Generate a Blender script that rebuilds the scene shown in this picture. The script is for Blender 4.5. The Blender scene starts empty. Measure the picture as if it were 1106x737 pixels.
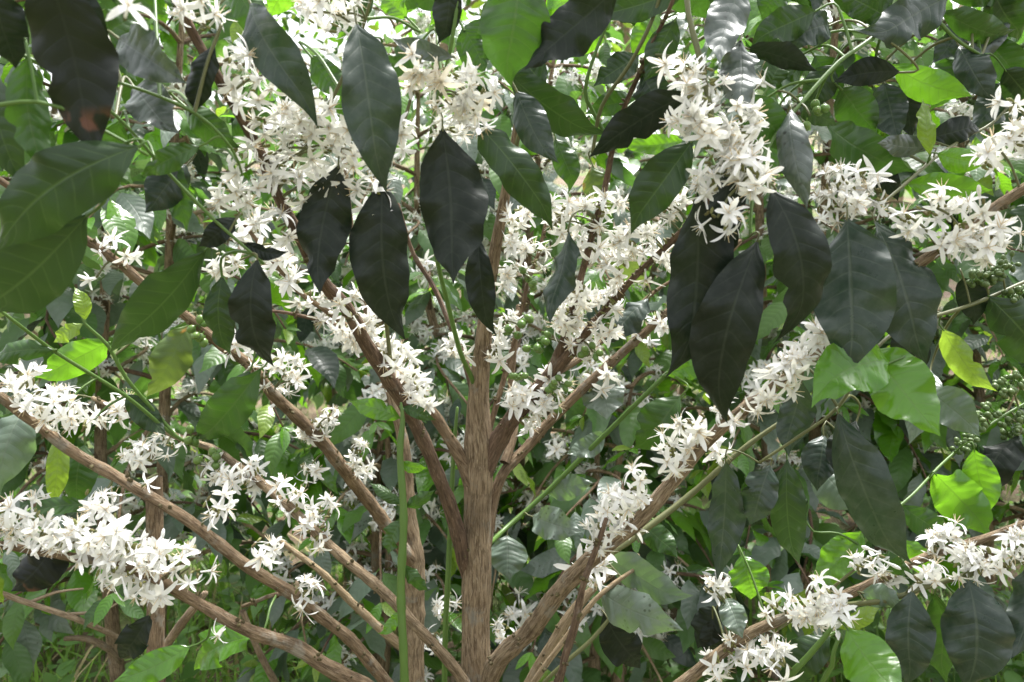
import bpy, math, random
import numpy as np
from mathutils import Vector, Matrix
from mathutils.bvhtree import BVHTree

R = math.radians
rng = random.Random(11)
S = bpy.context.scene
COL = S.collection
F = 850.0                                  # focal length in photo pixels (1106 wide)
CAM = np.array([0., 0., 1.3]); PITCH = R(5)
FW = np.array([0, math.cos(PITCH), -math.sin(PITCH)]); UP = np.array([0, math.sin(PITCH), math.cos(PITCH)]); RT = np.array([1., 0, 0])


def at(x, y, d):
    """world point whose direction from the camera station is photo pixel (x, y), at depth d metres"""
    return CAM + d * (FW + RT * (x - 553) / F + UP * (368.5 - y) / F)


def pix(p):
    v = np.asarray(p) - CAM
    d = v @ FW
    return 553 + F * (v @ RT) / d, 368.5 - F * (v @ UP) / d, d


def nrm(v):
    return v / (np.linalg.norm(v) + 1e-9)


# ------------------------------------------------------------------ materials
class N:
    def __init__(s, name):
        s.m = bpy.data.materials.new(name); s.m.use_nodes = True
        s.t = s.m.node_tree; s.t.nodes.clear()
        s.out = s.t.nodes.new('ShaderNodeOutputMaterial')

    def n(s, typ, **kw):
        nd = s.t.nodes.new(typ)
        for k, v in kw.items():
            if k[0] == '_': setattr(nd, k[1:], v)
        for k, v in kw.items():
            if k[0] != '_': s.set(nd, k, v)
        return nd

    def set(s, nd, k, v):
        inp = nd.inputs[int(k[1:])] if k[0] == 'i' and k[1:].isdigit() else nd.inputs[k.replace('_', ' ')]
        if isinstance(v, bpy.types.NodeSocket): s.t.links.new(v, inp)
        else: inp.default_value = v

    def math(s, op, a, b=0.0, c=0.0, clamp=False):
        nd = s.n('ShaderNodeMath', _operation=op, _use_clamp=clamp)
        for i, v in enumerate((a, b, c)):
            s.set(nd, 'i%d' % i, v)
        return nd.outputs[0]

    def ramp(s, v, lo, hi, a=0.0, b=1.0):
        nd = s.n('ShaderNodeMapRange', _interpolation_type='SMOOTHSTEP')
        for i, x in enumerate((v, lo, hi, a, b)): s.set(nd, 'i%d' % i, x)
        return nd.outputs[0]

    def mix(s, f, a, b, mode='MIX'):
        nd = s.n('ShaderNodeMix', _data_type='RGBA', _blend_type=mode)
        s.set(nd, 'i0', f)
        for i, v in ((6, a), (7, b)):
            if isinstance(v, tuple) and len(v) == 3: v = v + (1,)
            s.set(nd, 'i%d' % i, v)
        return nd.outputs[2]

    def noise(s, vec, scale, detail=3.0, rough=.55):
        nd = s.n('ShaderNodeTexNoise', Scale=scale, Detail=detail, Roughness=rough)
        if vec is not None: s.set(nd, 'Vector', vec)
        return nd.outputs[0]

    def end(s, sh):
        s.t.links.new(sh, s.out.inputs[0]); return s.m


def leaf_mat(name, top, top2, trans, tcol, rough=.36, spec=.5, vein=(.10, .16, .05), veinamt=.35, spots=0., blotch=None, coat=0.0, bump=.5, grey_mottle=0.):
    k = N(name)
    uv = k.n('ShaderNodeUVMap', _uv_map='UVMap').outputs[0]
    sx = k.n('ShaderNodeSeparateXYZ', Vector=uv)
    u = k.math('MULTIPLY_ADD', sx.outputs[0], 2.0, -1.0)
    a = k.math('ABSOLUTE', u); v = sx.outputs[1]
    var = k.n('ShaderNodeAttribute', _attribute_name='var').outputs[2]
    obj = k.n('ShaderNodeTexCoord').outputs[3]
    wob = k.math('MULTIPLY', k.noise(obj, 30, 2), .02)
    ph = k.math('ADD', k.math('MULTIPLY_ADD', k.math('POWER', a, 1.35), -.13, v), wob)
    ph = k.math('MULTIPLY', ph, 9.5)
    fr = k.math('ABSOLUTE', k.math('SUBTRACT', k.math('FRACT', ph), .5))        # 0 at the vein
    lat = k.math('MULTIPLY', k.ramp(fr, .0, .10, 1, 0), k.ramp(a, .55, 1.0, 1, 0))
    mid = k.ramp(a, .015, .065, 1, 0)
    vm = k.math('MAXIMUM', k.math('MULTIPLY', lat, .55), mid)
    nz = k.noise(obj, 22, 4)
    base = k.mix(var, top, top2)
    base = k.mix(k.ramp(nz, .35, .7, 0, .35), base, tuple(c * 1.5 for c in top2))
    base = k.mix(k.math('MULTIPLY', vm, veinamt), base, vein)
    if grey_mottle:
        dn = k.noise(obj, 55, 5, .65)
        base = k.mix(k.ramp(dn, .38, .72, 0, grey_mottle), base, (.20, .22, .20))  # irregular grey mottling mixed over the leaf colour
    if spots:
        vo = k.n('ShaderNodeTexVoronoi', Scale=130.0); k.set(vo, 'Vector', obj)
        big = k.noise(obj, 38, 1)
        sp = k.math('MULTIPLY', k.ramp(vo.outputs[0], .16, .34, 1, 0), k.ramp(big, .46, .58))
        base = k.mix(k.math('MULTIPLY', sp, spots), base, (.012, .014, .01))
    if blotch:
        bn = k.noise(obj, 26, 3)
        base = k.mix(k.math('MULTIPLY', k.ramp(bn, .50, .56), k.ramp(v, .70, .80)) if name.endswith('tip') else k.ramp(bn, .60, .66), base, blotch)
    # puckered lamina between the side veins
    pk = k.math('ADD', k.math('MULTIPLY', k.math('COSINE', k.math('MULTIPLY', ph, 6.2832)), .35), k.math('MULTIPLY', vm, -.5))
    hgt = k.math('ADD', pk, k.math('MULTIPLY', k.noise(obj, 160, 3), .35))
    bp = k.n('ShaderNodeBump', Strength=bump, Distance=.0016, Height=hgt)
    rg = k.math('ADD', k.math('MULTIPLY', k.noise(obj, 60, 4), .22), rough - .1)
    p = k.n('ShaderNodeBsdfPrincipled', Base_Color=base, Roughness=rg, IOR=1.45, Coat_Weight=coat, Coat_Roughness=.22, Normal=bp.outputs[0])
    p.inputs['Specular IOR Level'].default_value = spec
    tc = k.mix(k.math('MULTIPLY', vm, .5), k.mix(var, tcol, tuple(c * .72 for c in tcol)), tuple(c * .5 for c in tcol))
    tr = k.n('ShaderNodeBsdfTranslucent', Color=tc, Normal=bp.outputs[0])
    mx = k.n('ShaderNodeMixShader', i0=trans, i1=p.outputs[0], i2=tr.outputs[0])
    return k.end(mx.outputs[0])


def bark_mat(name, c1, c2, c3, fib=1.0, lich=.25):
    k = N(name)
    uv = k.n('ShaderNodeUVMap', _uv_map='UVMap').outputs[0]
    obj = k.n('ShaderNodeTexCoord').outputs[3]
    wv = k.n('ShaderNodeTexNoise', Scale=26.0, Detail=2.0); k.set(wv, 'Vector', obj)
    wuv = k.n('ShaderNodeMix', _data_type='VECTOR'); k.set(wuv, 'i0', .035); k.set(wuv, 'i4', uv); k.set(wuv, 'i5', wv.outputs[1])

    def st(sx, sy, sc, det, ro):
        mp = k.n('ShaderNodeMapping'); k.set(mp, 'Vector', wuv.outputs[1]); k.set(mp, 'Scale', (sx, sy, 1.))
        return k.noise(mp.outputs[0], sc, det, ro)
    fibre = st(9., 15., 2.2, 7, .68); fine = st(26., 34., 2.0, 5, .72); strip = st(5., 5., 2.4, 3, .5)
    blot = k.noise(obj, 23, 5, .65); sy = k.n('ShaderNodeSeparateXYZ', Vector=uv).outputs[1]
    ring = k.math('ABSOLUTE', k.math('SUBTRACT', k.math('FRACT', k.math('ADD', k.math('DIVIDE', sy, .055), k.math('MULTIPLY', k.noise(obj, 35, 2), .35))), .62))
    ring = k.math('MULTIPLY', k.ramp(ring, .02, .09, 1, 0), k.ramp(k.noise(obj, 14, 2), .42, .6))
    col = k.mix(k.ramp(fibre, .36, .62), c1, c2)
    col = k.mix(k.ramp(fine, .50, .70, 0, .85), col, c3)
    col = k.mix(k.ramp(fine, .44, .30, 0, .75), col, tuple(x * .35 for x in c1))
    col = k.mix(k.ramp(strip, .56, .66, 0, .55), col, tuple(x * .62 for x in c2))
    col = k.mix(k.ramp(blot, .56, .68, 0, lich * 1.6), col, (.33, .32, .27))
    col = k.mix(k.ramp(k.noise(obj, 9, 3), .5, .75, 0, .5), col, tuple(x * .5 for x in c1))
    col = k.mix(k.math('MULTIPLY', ring, .22), col, tuple(x * .35 for x in c1))
    h = k.math('ADD', k.math('ADD', fibre, k.math('MULTIPLY', fine, .7)), k.math('MULTIPLY', strip, .8))
    bp = k.n('ShaderNodeBump', Strength=.95 * min(1, fib), Distance=.008 * fib, Height=h)
    p = k.n('ShaderNodeBsdfPrincipled', Base_Color=col, Roughness=.85, Normal=bp.outputs[0])
    p.inputs['Specular IOR Level'].default_value = .22
    return k.end(p.outputs[0])


def soft_mat(name, c1, c2, trans=.0, tcol=(1, 1, 1), rough=.5, scale=40, spec=.4):
    k = N(name)
    var = k.n('ShaderNodeAttribute', _attribute_name='var').outputs[2]
    obj = k.n('ShaderNodeTexCoord').outputs[3]
    f = k.math('ADD', k.math('MULTIPLY', k.noise(obj, scale, 3), .5), k.math('MULTIPLY', var, .5))
    p = k.n('ShaderNodeBsdfPrincipled', Base_Color=k.mix(f, c1, c2), Roughness=rough)
    p.inputs['Specular IOR Level'].default_value = spec
    sh = p.outputs[0]
    if trans:
        tr = k.n('ShaderNodeBsdfTranslucent', Color=tcol + (1,))
        sh = k.n('ShaderNodeMixShader', i0=trans, i1=sh, i2=tr.outputs[0]).outputs[0]
    return k.end(sh)


MAT = {}
MAT['dark'] = leaf_mat('leaf_dark', (.006, .010, .0065), (.011, .016, .011), .015, (.10, .22, .04), rough=.34, spec=.22, veinamt=.22, vein=(.06, .075, .05), grey_mottle=.05, bump=.3)
MAT['slate'] = leaf_mat('leaf_slate', (.010, .022, .014), (.018, .033, .021), .05, (.12, .25, .05), rough=.30, spec=.42, veinamt=.32, vein=(.09, .115, .07), grey_mottle=.12, bump=.3)
MAT['spot'] = leaf_mat('leaf_spotted', (.030, .045, .036), (.042, .058, .046), .05, (.12, .25, .05), rough=.30, spec=.8, spots=.9, veinamt=.26, vein=(.11, .13, .10), grey_mottle=.28, bump=.28)
MAT['mid'] = leaf_mat('leaf_green', (.018, .050, .008), (.030, .070, .012), .13, (.13, .34, .025), rough=.32, spec=.45, bump=.34)
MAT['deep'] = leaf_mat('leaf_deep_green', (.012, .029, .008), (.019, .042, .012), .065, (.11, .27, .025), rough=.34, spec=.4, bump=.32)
MAT['bright'] = leaf_mat('leaf_bright', (.042, .135, .007), (.075, .185, .012), .34, (.26, .60, .025), rough=.19, spec=.5, coat=.5, vein=(.12, .21, .04), bump=.36)
MAT['lime'] = leaf_mat('leaf_lime', (.09, .16, .015), (.14, .215, .02), .34, (.40, .62, .05), rough=.26, spec=.5, coat=.3, vein=(.2, .28, .08), bump=.38)
MAT['rust'] = leaf_mat('leaf_rusted', (.034, .075, .015), (.06, .10, .018), .22, (.26, .38, .05), rough=.4, blotch=(.34, .16, .025), bump=.35)
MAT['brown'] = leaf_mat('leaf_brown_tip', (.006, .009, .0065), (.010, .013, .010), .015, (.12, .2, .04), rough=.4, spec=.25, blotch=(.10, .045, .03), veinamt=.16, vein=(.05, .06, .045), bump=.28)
MAT['bslate'] = leaf_mat('leaf_slate_lit', (.055, .085, .060), (.085, .120, .088), .20, (.28, .50, .12), rough=.36, spec=.7, veinamt=.25, vein=(.14, .17, .11), grey_mottle=.2, bump=.35)  # lighter copy of slate: grey sheen and top light put in the base colour
MAT['bspot'] = leaf_mat('leaf_spotted_lit', (.070, .098, .076), (.10, .135, .104), .17, (.28, .50, .12), rough=.34, spec=.8, spots=.9, veinamt=.2, vein=(.14, .17, .12), grey_mottle=.3, bump=.35)  # lighter copy of spot, sky sheen and light from above mixed into its colour
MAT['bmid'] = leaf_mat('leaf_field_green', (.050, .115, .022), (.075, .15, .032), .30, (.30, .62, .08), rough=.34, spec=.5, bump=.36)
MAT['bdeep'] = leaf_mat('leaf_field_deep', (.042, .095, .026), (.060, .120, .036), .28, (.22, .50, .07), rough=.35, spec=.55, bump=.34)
MAT['bark'] = bark_mat('bark_trunk', (.15, .102, .058), (.42, .315, .20), (.58, .48, .34), fib=1.4, lich=.4)
MAT['twig'] = bark_mat('bark_branch', (.10, .066, .038), (.265, .188, .115), (.40, .32, .22), fib=.9, lich=.35)
MAT['red'] = bark_mat('bark_reddish', (.062, .040, .026), (.145, .095, .062), (.25, .185, .13), fib=.7, lich=.2)
MAT['pale'] = bark_mat('bark_pale', (.20, .145, .08), (.34, .26, .16), (.46, .38, .26), fib=.8)
MAT['dry'] = bark_mat('wood_dry', (.20, .14, .09), (.35, .27, .18), (.48, .40, .31), fib=.8)
MAT['stem'] = soft_mat('stem_green', (.05, .11, .02), (.12, .20, .045), .12, (.35, .6, .1), rough=.42)
MAT['stemdark'] = soft_mat('stem_brown_green', (.07, .085, .03), (.13, .13, .05), rough=.45)
MAT['petal'] = soft_mat('petal_white', (.72, .72, .70), (.80, .80, .79), .30, (.90, .89, .80), rough=.55, scale=120, spec=.25)
MAT['cream'] = soft_mat('petal_cream', (.68, .62, .51), (.75, .72, .65), .28, (.88, .80, .62), rough=.6, scale=120, spec=.2)
MAT['anther'] = soft_mat('anther_tan', (.55, .42, .25), (.72, .62, .42), rough=.7)
MAT['calyx'] = soft_mat('calyx_green', (.16, .19, .04), (.10, .07, .03), rough=.6, scale=90)
MAT['bract'] = soft_mat('bract_brown', (.045, .032, .016), (.10, .085, .03), rough=.8, scale=90)
MAT['berry'] = soft_mat('berry_green', (.07, .15, .03), (.14, .22, .05), .06, (.3, .5, .1), rough=.3, scale=60)
MAT['berrypale'] = soft_mat('berry_pale_green', (.06, .105, .03), (.115, .165, .055), .06, (.3, .5, .1), rough=.36, scale=60)


# ------------------------------------------------------------------ geometry
class G:
    """vertex / face / uv / material accumulator, world coordinates"""
    def __init__(s):
        s.v = []; s.f = []; s.uv = []; s.var = []; s.mi = []; s.mats = []; s.n = 0

    def slot(s, m):
        if m not in s.mats: s.mats.append(m)
        return s.mats.index(m)

    def add(s, v, f, uv=None, mat='bark', var=0.5):
        v = np.asarray(v, float); f = np.asarray(f, int)
        s.v.append(v); s.f.append(f + s.n); s.n += len(v)
        s.uv.append(np.zeros((len(v), 2)) if uv is None else np.asarray(uv, float))
        s.var.append(np.full(len(v), var)); s.mi.append(np.full(len(f), s.slot(mat)))

    def join(s, o):
        for v, f, uv, va, mi in zip(o.v, o.f, o.uv, o.var, o.mi):
            pass
        off = s.n
        for f, mi in zip(o.f, o.mi):
            s.f.append(f + off); s.mi.append(np.array([s.slot(o.mats[i]) for i in mi]))
        s.v += o.v; s.uv += o.uv; s.var += o.var; s.n += o.n

    def arr(s):
        return np.concatenate(s.v), np.concatenate(s.f), np.concatenate(s.uv), np.concatenate(s.var), np.concatenate(s.mi)

    def mesh(s, name, origin=(0, 0, 0)):
        v, f, uv, var, mi = s.arr()
        v = v - np.asarray(origin)
        me = bpy.data.meshes.new(name)
        nf = len(f)
        me.vertices.add(len(v)); me.vertices.foreach_set('co', v.ravel())
        me.loops.add(nf * 4); me.loops.foreach_set('vertex_index', f.ravel())
        me.polygons.add(nf)
        me.polygons.foreach_set('loop_start', np.arange(0, nf * 4, 4)); me.polygons.foreach_set('loop_total', np.full(nf, 4))
        me.polygons.foreach_set('material_index', mi.astype(np.int32))
        me.polygons.foreach_set('use_smooth', np.ones(nf, bool))
        ul = me.uv_layers.new(name='UVMap'); ul.data.foreach_set('uv', uv[f.ravel()].ravel())
        at_ = me.attributes.new('var', 'FLOAT', 'POINT'); at_.data.foreach_set('value', var.astype(np.float32))
        me.update(calc_edges=True); me.validate()
        for m in s.mats: me.materials.append(MAT[m])
        return me


def spline(P, step=.02):
    P = np.asarray(P, float)
    if len(P) == 2: Q = np.vstack([2 * P[0] - P[1], P, 2 * P[1] - P[0]])
    else: Q = np.vstack([2 * P[0] - P[1], P, 2 * P[-1] - P[-2]])
    out = []
    for i in range(1, len(Q) - 2):
        L = np.linalg.norm(Q[i + 1][:3] - Q[i][:3]); n = max(2, int(L / step))
        for j in range(n):
            t = j / n
            a, b, c, d = Q[i - 1], Q[i], Q[i + 1], Q[i + 2]
            out.append(.5 * (2 * b + (c - a) * t + (2 * a - 5 * b + 4 * c - d) * t * t + (3 * b - a - 3 * c + d) * t ** 3))
    out.append(P[-1])
    return np.array(out)


def tube(g, P, rad, mat, ns=8, rough=0.0, node=0.0, var=.5, seed=0, cap=True):
    P = np.asarray(P, float); n = len(P); rad = np.asarray(rad, float) * np.ones(n)
    r_ = np.random.RandomState(seed)
    T = np.gradient(P, axis=0); T /= np.linalg.norm(T, axis=1)[:, None] + 1e-9
    ref = np.array([0, 1., 0]) if abs(T[0][1]) < .8 else np.array([1., 0, 0])
    s = np.concatenate([[0], np.cumsum(np.linalg.norm(np.diff(P, axis=0), axis=1))])
    ang = np.arange(ns) * 2 * math.pi / ns
    lump = 1 + rough * (.6 * r_.randn(1, ns) + .25 * r_.randn(n, ns))
    if n > 4: lump[1:-1] = (lump[:-2] + 2 * lump[1:-1] + lump[2:]) / 4
    V = []; UVs = []
    u = None
    for i in range(n):
        if u is None: u = nrm(np.cross(T[i], ref))
        u = nrm(u - T[i] * (u @ T[i])); w = np.cross(T[i], u)
        q = 1.0
        if node: q += node * math.exp(-((s[i] + seed * .013) % .055 - .0275) ** 2 / .00006)
        V.append(P[i] + (rad[i] * q * lump[i])[:, None] * (np.cos(ang)[:, None] * u + np.sin(ang)[:, None] * w))
        cu = np.abs(((ang / (2 * math.pi)) * 2) - 1)
        UVs.append(np.stack([cu * rad[i] * 40 + seed * .37, np.full(ns, s[i])], 1))
    V = np.concatenate(V); UVs = np.concatenate(UVs)
    I = np.arange(n - 1)[:, None] * ns; J = np.arange(ns)[None]
    f = np.stack([I + J, I + (J + 1) % ns, I + ns + (J + 1) % ns, I + ns + J], -1).reshape(-1, 4)
    if cap:
        b = len(V); V = np.vstack([V, P[-1] + T[-1] * rad[-1] * .6]); UVs = np.vstack([UVs, UVs[-1]])
        k = (n - 1) * ns
        f = np.vstack([f, [[k + j, k + (j + 1) % ns, b, b] for j in range(0)]]) if False else f
        ff = [[k + j, k + j + 1, k + (j + 2) % ns, b] for j in range(0, ns, 2)]
        f = np.vstack([f, ff])
    g.add(V, f, UVs, mat, var)


PT = [0, .04, .1, .2, .32, .45, .58, .7, .8, .88, .94, 1.0]
PW = [.02, .16, .42, .74, .94, 1.0, .95, .78, .54, .29, .12, .004]


def leaf(g, base, tip, width, nrml, mat, bend=.06, fold=12, curl=.0, wave=.6, nu=4, nv=8, var=.5, ph=0., tw=0., bow=0., hook=0.):
    base = np.asarray(base, float); tip = np.asarray(tip, float)
    ax = tip - base; L = np.linalg.norm(ax); a = ax / L
    sd = nrm(np.cross(a, nrml)); n = np.cross(sd, a)
    t = np.linspace(0, 1, nv + 1); pr = np.interp(t, PT, PW)
    uu = np.linspace(-1, 1, nu + 1)
    cf, sf = math.cos(R(fold)), math.sin(R(fold))
    h = width / 2
    V = []; UVs = []
    bl = .9 + .2 * ((ph * 7.3) % 1)
    bite = ((ph * 31.7) % 1) < .3; bt = .3 + .5 * ((ph * 17.9) % 1); bs = 1 if (ph * 5.1) % 1 < .5 else -1
    for ti, w in zip(t, pr):
        c = base + a * L * ti + n * (bend * L * 4 * ti * (1 - ti) * (1.2 - .5 * ti)) + sd * (bow * L * math.sin(math.pi * ti) + hook * L * max(0, ti - .72) ** 2 * 4) - n * (abs(hook) * L * max(0, ti - .6) ** 2 * 1.5)
        rr = tw * (ti - .5)
        s2 = sd * math.cos(rr) + n * math.sin(rr); n2 = n * math.cos(rr) - sd * math.sin(rr)
        for u in uu:
            hw = h * w * (bl if u > 0 else 2 - bl) * (1 + .035 * math.sin(9 * ti + 6.3 * ph + 2 * (u > 0))); au = abs(u)
            if bite and u * bs > .3: hw *= 1 - .42 * math.exp(-((ti - bt) / .05) ** 2)
            ed = wave * width * .07 * au ** 2 * min(1, 1.6 * w) * (math.sin(2 * math.pi * (ti * 2.6 + ph) + (1.9 if u > 0 else 0)) + .5 * math.sin(2 * math.pi * (ti * 5.3 + 2 * ph) + (.7 if u > 0 else 2.)))
            V.append(c + s2 * (u * hw * cf) + n2 * (au * hw * sf - curl * u * u * hw + ed))
            UVs.append((u * .5 + .5, ti))
    k = nu + 1
    I = np.arange(nv)[:, None] * k; J = np.arange(nu)[None]
    f = np.stack([I + J, I + J + 1, I + k + J + 1, I + k + J], -1).reshape(-1, 4)
    g.add(V, f, UVs, mat, var)


def ellip(g, c, ax, r, rl, mat, var, nu=8, nv=6):
    ax = nrm(np.asarray(ax, float)); u = nrm(np.cross(ax, [.3, .8, .52])); w = np.cross(ax, u)
    V = []; UVs = []
    for i in range(nv + 1):
        th = math.pi * (.04 + .92 * i / nv)
        for j in range(nu):
            p = 2 * math.pi * j / nu
            V.append(np.asarray(c) - ax * rl * math.cos(th) + r * math.sin(th) * (u * math.cos(p) + w * math.sin(p)))
            UVs.append((j / nu, i / nv))
    I = np.arange(nv)[:, None] * nu; J = np.arange(nu)[None]
    f = np.stack([I + J, I + (J + 1) % nu, I + nu + (J + 1) % nu, I + nu + J], -1).reshape(-1, 4)
    g.add(V, f, UVs, mat, var)


def flower(g, o, d, size, r_, lo=False, mat='petal', bud=False):
    """one star flower: tube from o along d, five or six narrow recurved petals, stamens"""
    o = np.asarray(o); d = nrm(np.asarray(d)); u = nrm(np.cross(d, [r_.gauss(0, 1), r_.gauss(0, 1), r_.gauss(0, 1)])); w = np.cross(d, u)
    tl = size * r_.uniform(.45, .8)
    e = o + d * tl
    va = r_.random()
    tube(g, [o, o + d * tl * .5, e], [size * .06, size * .055, size * .09], mat, ns=4 if lo else 5, var=va, cap=False)
    if bud:
        ellip(g, e + d * size * .28, d, size * .13, size * .36, mat, va, 6, 5); return
    k = r_.choice((5, 5, 6)); a0 = r_.random() * 6
    op = r_.choice((r_.uniform(.8, 1.25), r_.uniform(.9, 1.25), r_.uniform(.35, .7)))
    for i in range(k):
        a = a0 + 2 * math.pi * (i + r_.uniform(-.12, .12)) / k
        rd = u * math.cos(a) + w * math.sin(a); sd = -u * math.sin(a) + w * math.cos(a)
        Lp = size * r_.uniform(.95, 1.25); V = []; UVs = []
        rec = r_.uniform(-.35, .6) + (op - 1) * .6
        nt = 4 if lo else 6
        for j in range(nt + 1):
            t = j / nt
            wd = size * .142 * (.42 + .58 * math.sin(math.pi * min(1, t * .82 + .16)) ** .8) * (1 if t < .9 else .62)
            if j == nt: wd *= .45
            # rises out of the tube, then spreads and bends back
            c = e + rd * Lp * (t * (1.05 - .12 * t)) * op ** .5 + d * Lp * (.42 * t - (.40 + rec) * t * t)
            for s_ in (-1, 0, 1):
                V.append(c + sd * wd * s_ - d * (.22 * wd * (1 - abs(s_))) + d * wd * .12 * math.sin(5 * t + i) * s_)
                UVs.append((s_ * .5 + .5, t))
        I = np.arange(nt)[:, None] * 3; J = np.arange(2)[None]
        f = np.stack([I + J, I + J + 1, I + 3 + J + 1, I + 3 + J], -1).reshape(-1, 4)
        g.add(V, f, UVs, mat, min(1, max(0, va + r_.uniform(-.2, .2))))
        if not lo or i % 2 == 0:                      # stamen between two petals
            b = a + math.pi / k; q = nrm(d * .9 + (u * math.cos(b) + w * math.sin(b)) * r_.uniform(.4, .8))
            m = e + q * size * .62
            tube(g, [e, e + q * size * .4, m + d * size * .05], [size * .022, size * .024, size * .014], 'anther' if r_.random() < .6 else mat, ns=3, cap=False)


def cluster_geo(seed, nfl, spread, size=.0242, mat='petal', lo=False, calyx=True):
    r_ = random.Random(seed); g = G()
    for i in range(nfl):
        a = r_.random() * 6.283
        d = nrm(np.array([r_.gauss(0, .45), math.cos(a), math.sin(a) + .15]))
        x = r_.uniform(-spread, spread)
        o = np.array([x, 0, 0]) + d * np.array([.2, 1, 1]) * .005
        m = mat if mat != 'mixed' else r_.choice(('petal', 'petal', 'cream'))
        flower(g, o, d, size * r_.uniform(.78, 1.2), r_, lo, m, bud=r_.random() < .12)
    if calyx:
        for i in range(4 + nfl // 2):
            a = r_.random() * 6.283; d = nrm(np.array([r_.gauss(0, .4), math.cos(a), math.sin(a)]))
            ellip(g, np.array([r_.uniform(-spread, spread), 0, 0]) + d * .006, d, .0024, .006, 'calyx', r_.random(), 5, 3)
    return g


def berry_geo(seed, n, r=.0062, mat='berry', spread=.018):
    r_ = random.Random(seed); g = G()
    for i in range(n):
        a = r_.random() * 6.283; d = nrm(np.array([r_.gauss(0, .4), math.cos(a), math.sin(a)]))
        c = np.array([r_.uniform(-spread, spread), 0, 0]) + d * r_.uniform(.008, .017)
        tube(g, [c - d * .012, c], [.0012, .0012], 'stem', ns=4, cap=False)
        ellip(g, c, d, r * r_.uniform(.8, 1.1), r * 1.2, mat, r_.random(), 9, 7)
        ellip(g, c + d * r * 1.15, d, r * .22, r * .12, 'calyx', .8, 5, 2)
    return g


# ------------------------------------------------------------------ objects in the making
THINGS = []


class Thing:
    def __init__(s, name, label, cat, loc, group=None):
        s.name, s.label, s.cat, s.loc, s.group = name, label, cat, np.asarray(loc, float), group
        s.branches = []; s.items = []; THINGS.append(s)


class Item:
    """a part (or sub-part) waiting to become an object"""
    def __init__(s, thing, name, g, parent=None, label=None, always=False, shared=None, mat4=None, poly=None):
        s.thing, s.name, s.g, s.parent, s.label, s.always, s.shared, s.mat4, s.poly = thing, name, g, parent, label, always, shared, mat4, poly
        s.hits = 0; thing.items.append(s)


def branch(thing, pts, mat, name='branch', ground=False, ns=10, rough=.05, node=.14, step=.014, label=None, parent=None, extra=None):
    """pts: (px, py, depth, width in px)"""
    P = [np.append(at(x, y, d), .5 * w * d / F) for x, y, d, w in pts]
    if ground:
        p = P[0].copy(); q = p.copy(); q[2] = -.05; q[3] *= 1.5; q[0] += .01
        m = (p + q) / 2; P = [q, m] + P
    C = spline(P, step); g = G()
    sd = len(thing.items) + 3; stem = mat.startswith('stem')
    if name == 'trunk': C[:, 3] *= .85
    if name != 'trunk': C[:, 3] *= .74 if stem else .76
    if name == 'branch' and not stem: C[:7, 3] *= np.array([1.45, 1.35, 1.24, 1.15, 1.08, 1.03, 1.0])[:len(C[:7])]
    if not ground and not stem:
        wob = np.random.RandomState(sd); C[2:-2, :3] += np.repeat(wob.randn(len(C) // 4 + 2, 3), 4, 0)[:len(C) - 4] * .0014
        C[1:-1, :3] = (C[:-2, :3] + 2 * C[1:-1, :3] + C[2:, :3]) / 4
    tube(g, C[:, :3], C[:, 3], mat, ns=ns, rough=rough, node=node, seed=sd)
    if name == 'branch':
        r2 = random.Random(sd); s = np.concatenate([[0], np.cumsum(np.linalg.norm(np.diff(C[:, :3], axis=0), axis=1))])
        for q in np.arange(.09, s[-1], .055):
            i = int(np.searchsorted(s, q)); i = min(max(i, 1), len(C) - 2); T = nrm(C[i + 1, :3] - C[i - 1, :3]); rr = C[i, 3]
            if stem:
                continue
            u = nrm(np.cross(T, [r2.gauss(0, 1), r2.gauss(0, 1), r2.gauss(0, 1)]))
            for sg in (1, -1):
                if r2.random() < .35: continue
                for e in range(r2.randint(2, 5)):
                    dd = nrm(u * sg + np.array([r2.gauss(0, .45), r2.gauss(0, .45), r2.gauss(0, .45)]))
                    ellip(g, C[i, :3] + dd * rr * .95 + T * r2.gauss(0, .003), dd, r2.uniform(.0016, .0034), r2.uniform(.003, .006), 'bract', r2.random(), 5, 3)
    it = Item(thing, name, g, parent, label, True, poly=C)
    if extra: extra(g, C)
    thing.branches.append(it)
    return it


def nearest(thing, p, only=None):
    best = None
    for b in (only or thing.branches):
        d = np.linalg.norm(b.poly[:, :3] - p, axis=1); i = int(d.argmin())
        if best is None or d[i] < best[0]: best = (d[i], b, i)
    return best


def petiole(g, q, base, axis, mat='stem', var=.5):
    L = np.linalg.norm(base - q)
    r0 = .0011 if L < .05 else .0016
    back = base - nrm(axis) * min(.35 * L, .02)
    mid = (q + back) / 2 + np.array([0, 0, .10 * L])
    C = spline([q, mid, back, base + nrm(axis) * .004], max(.006, L / 10))
    tube(g, C, np.linspace(r0 * 1.25, r0 * .85, len(C)), mat, ns=5, var=var, cap=False)


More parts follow.
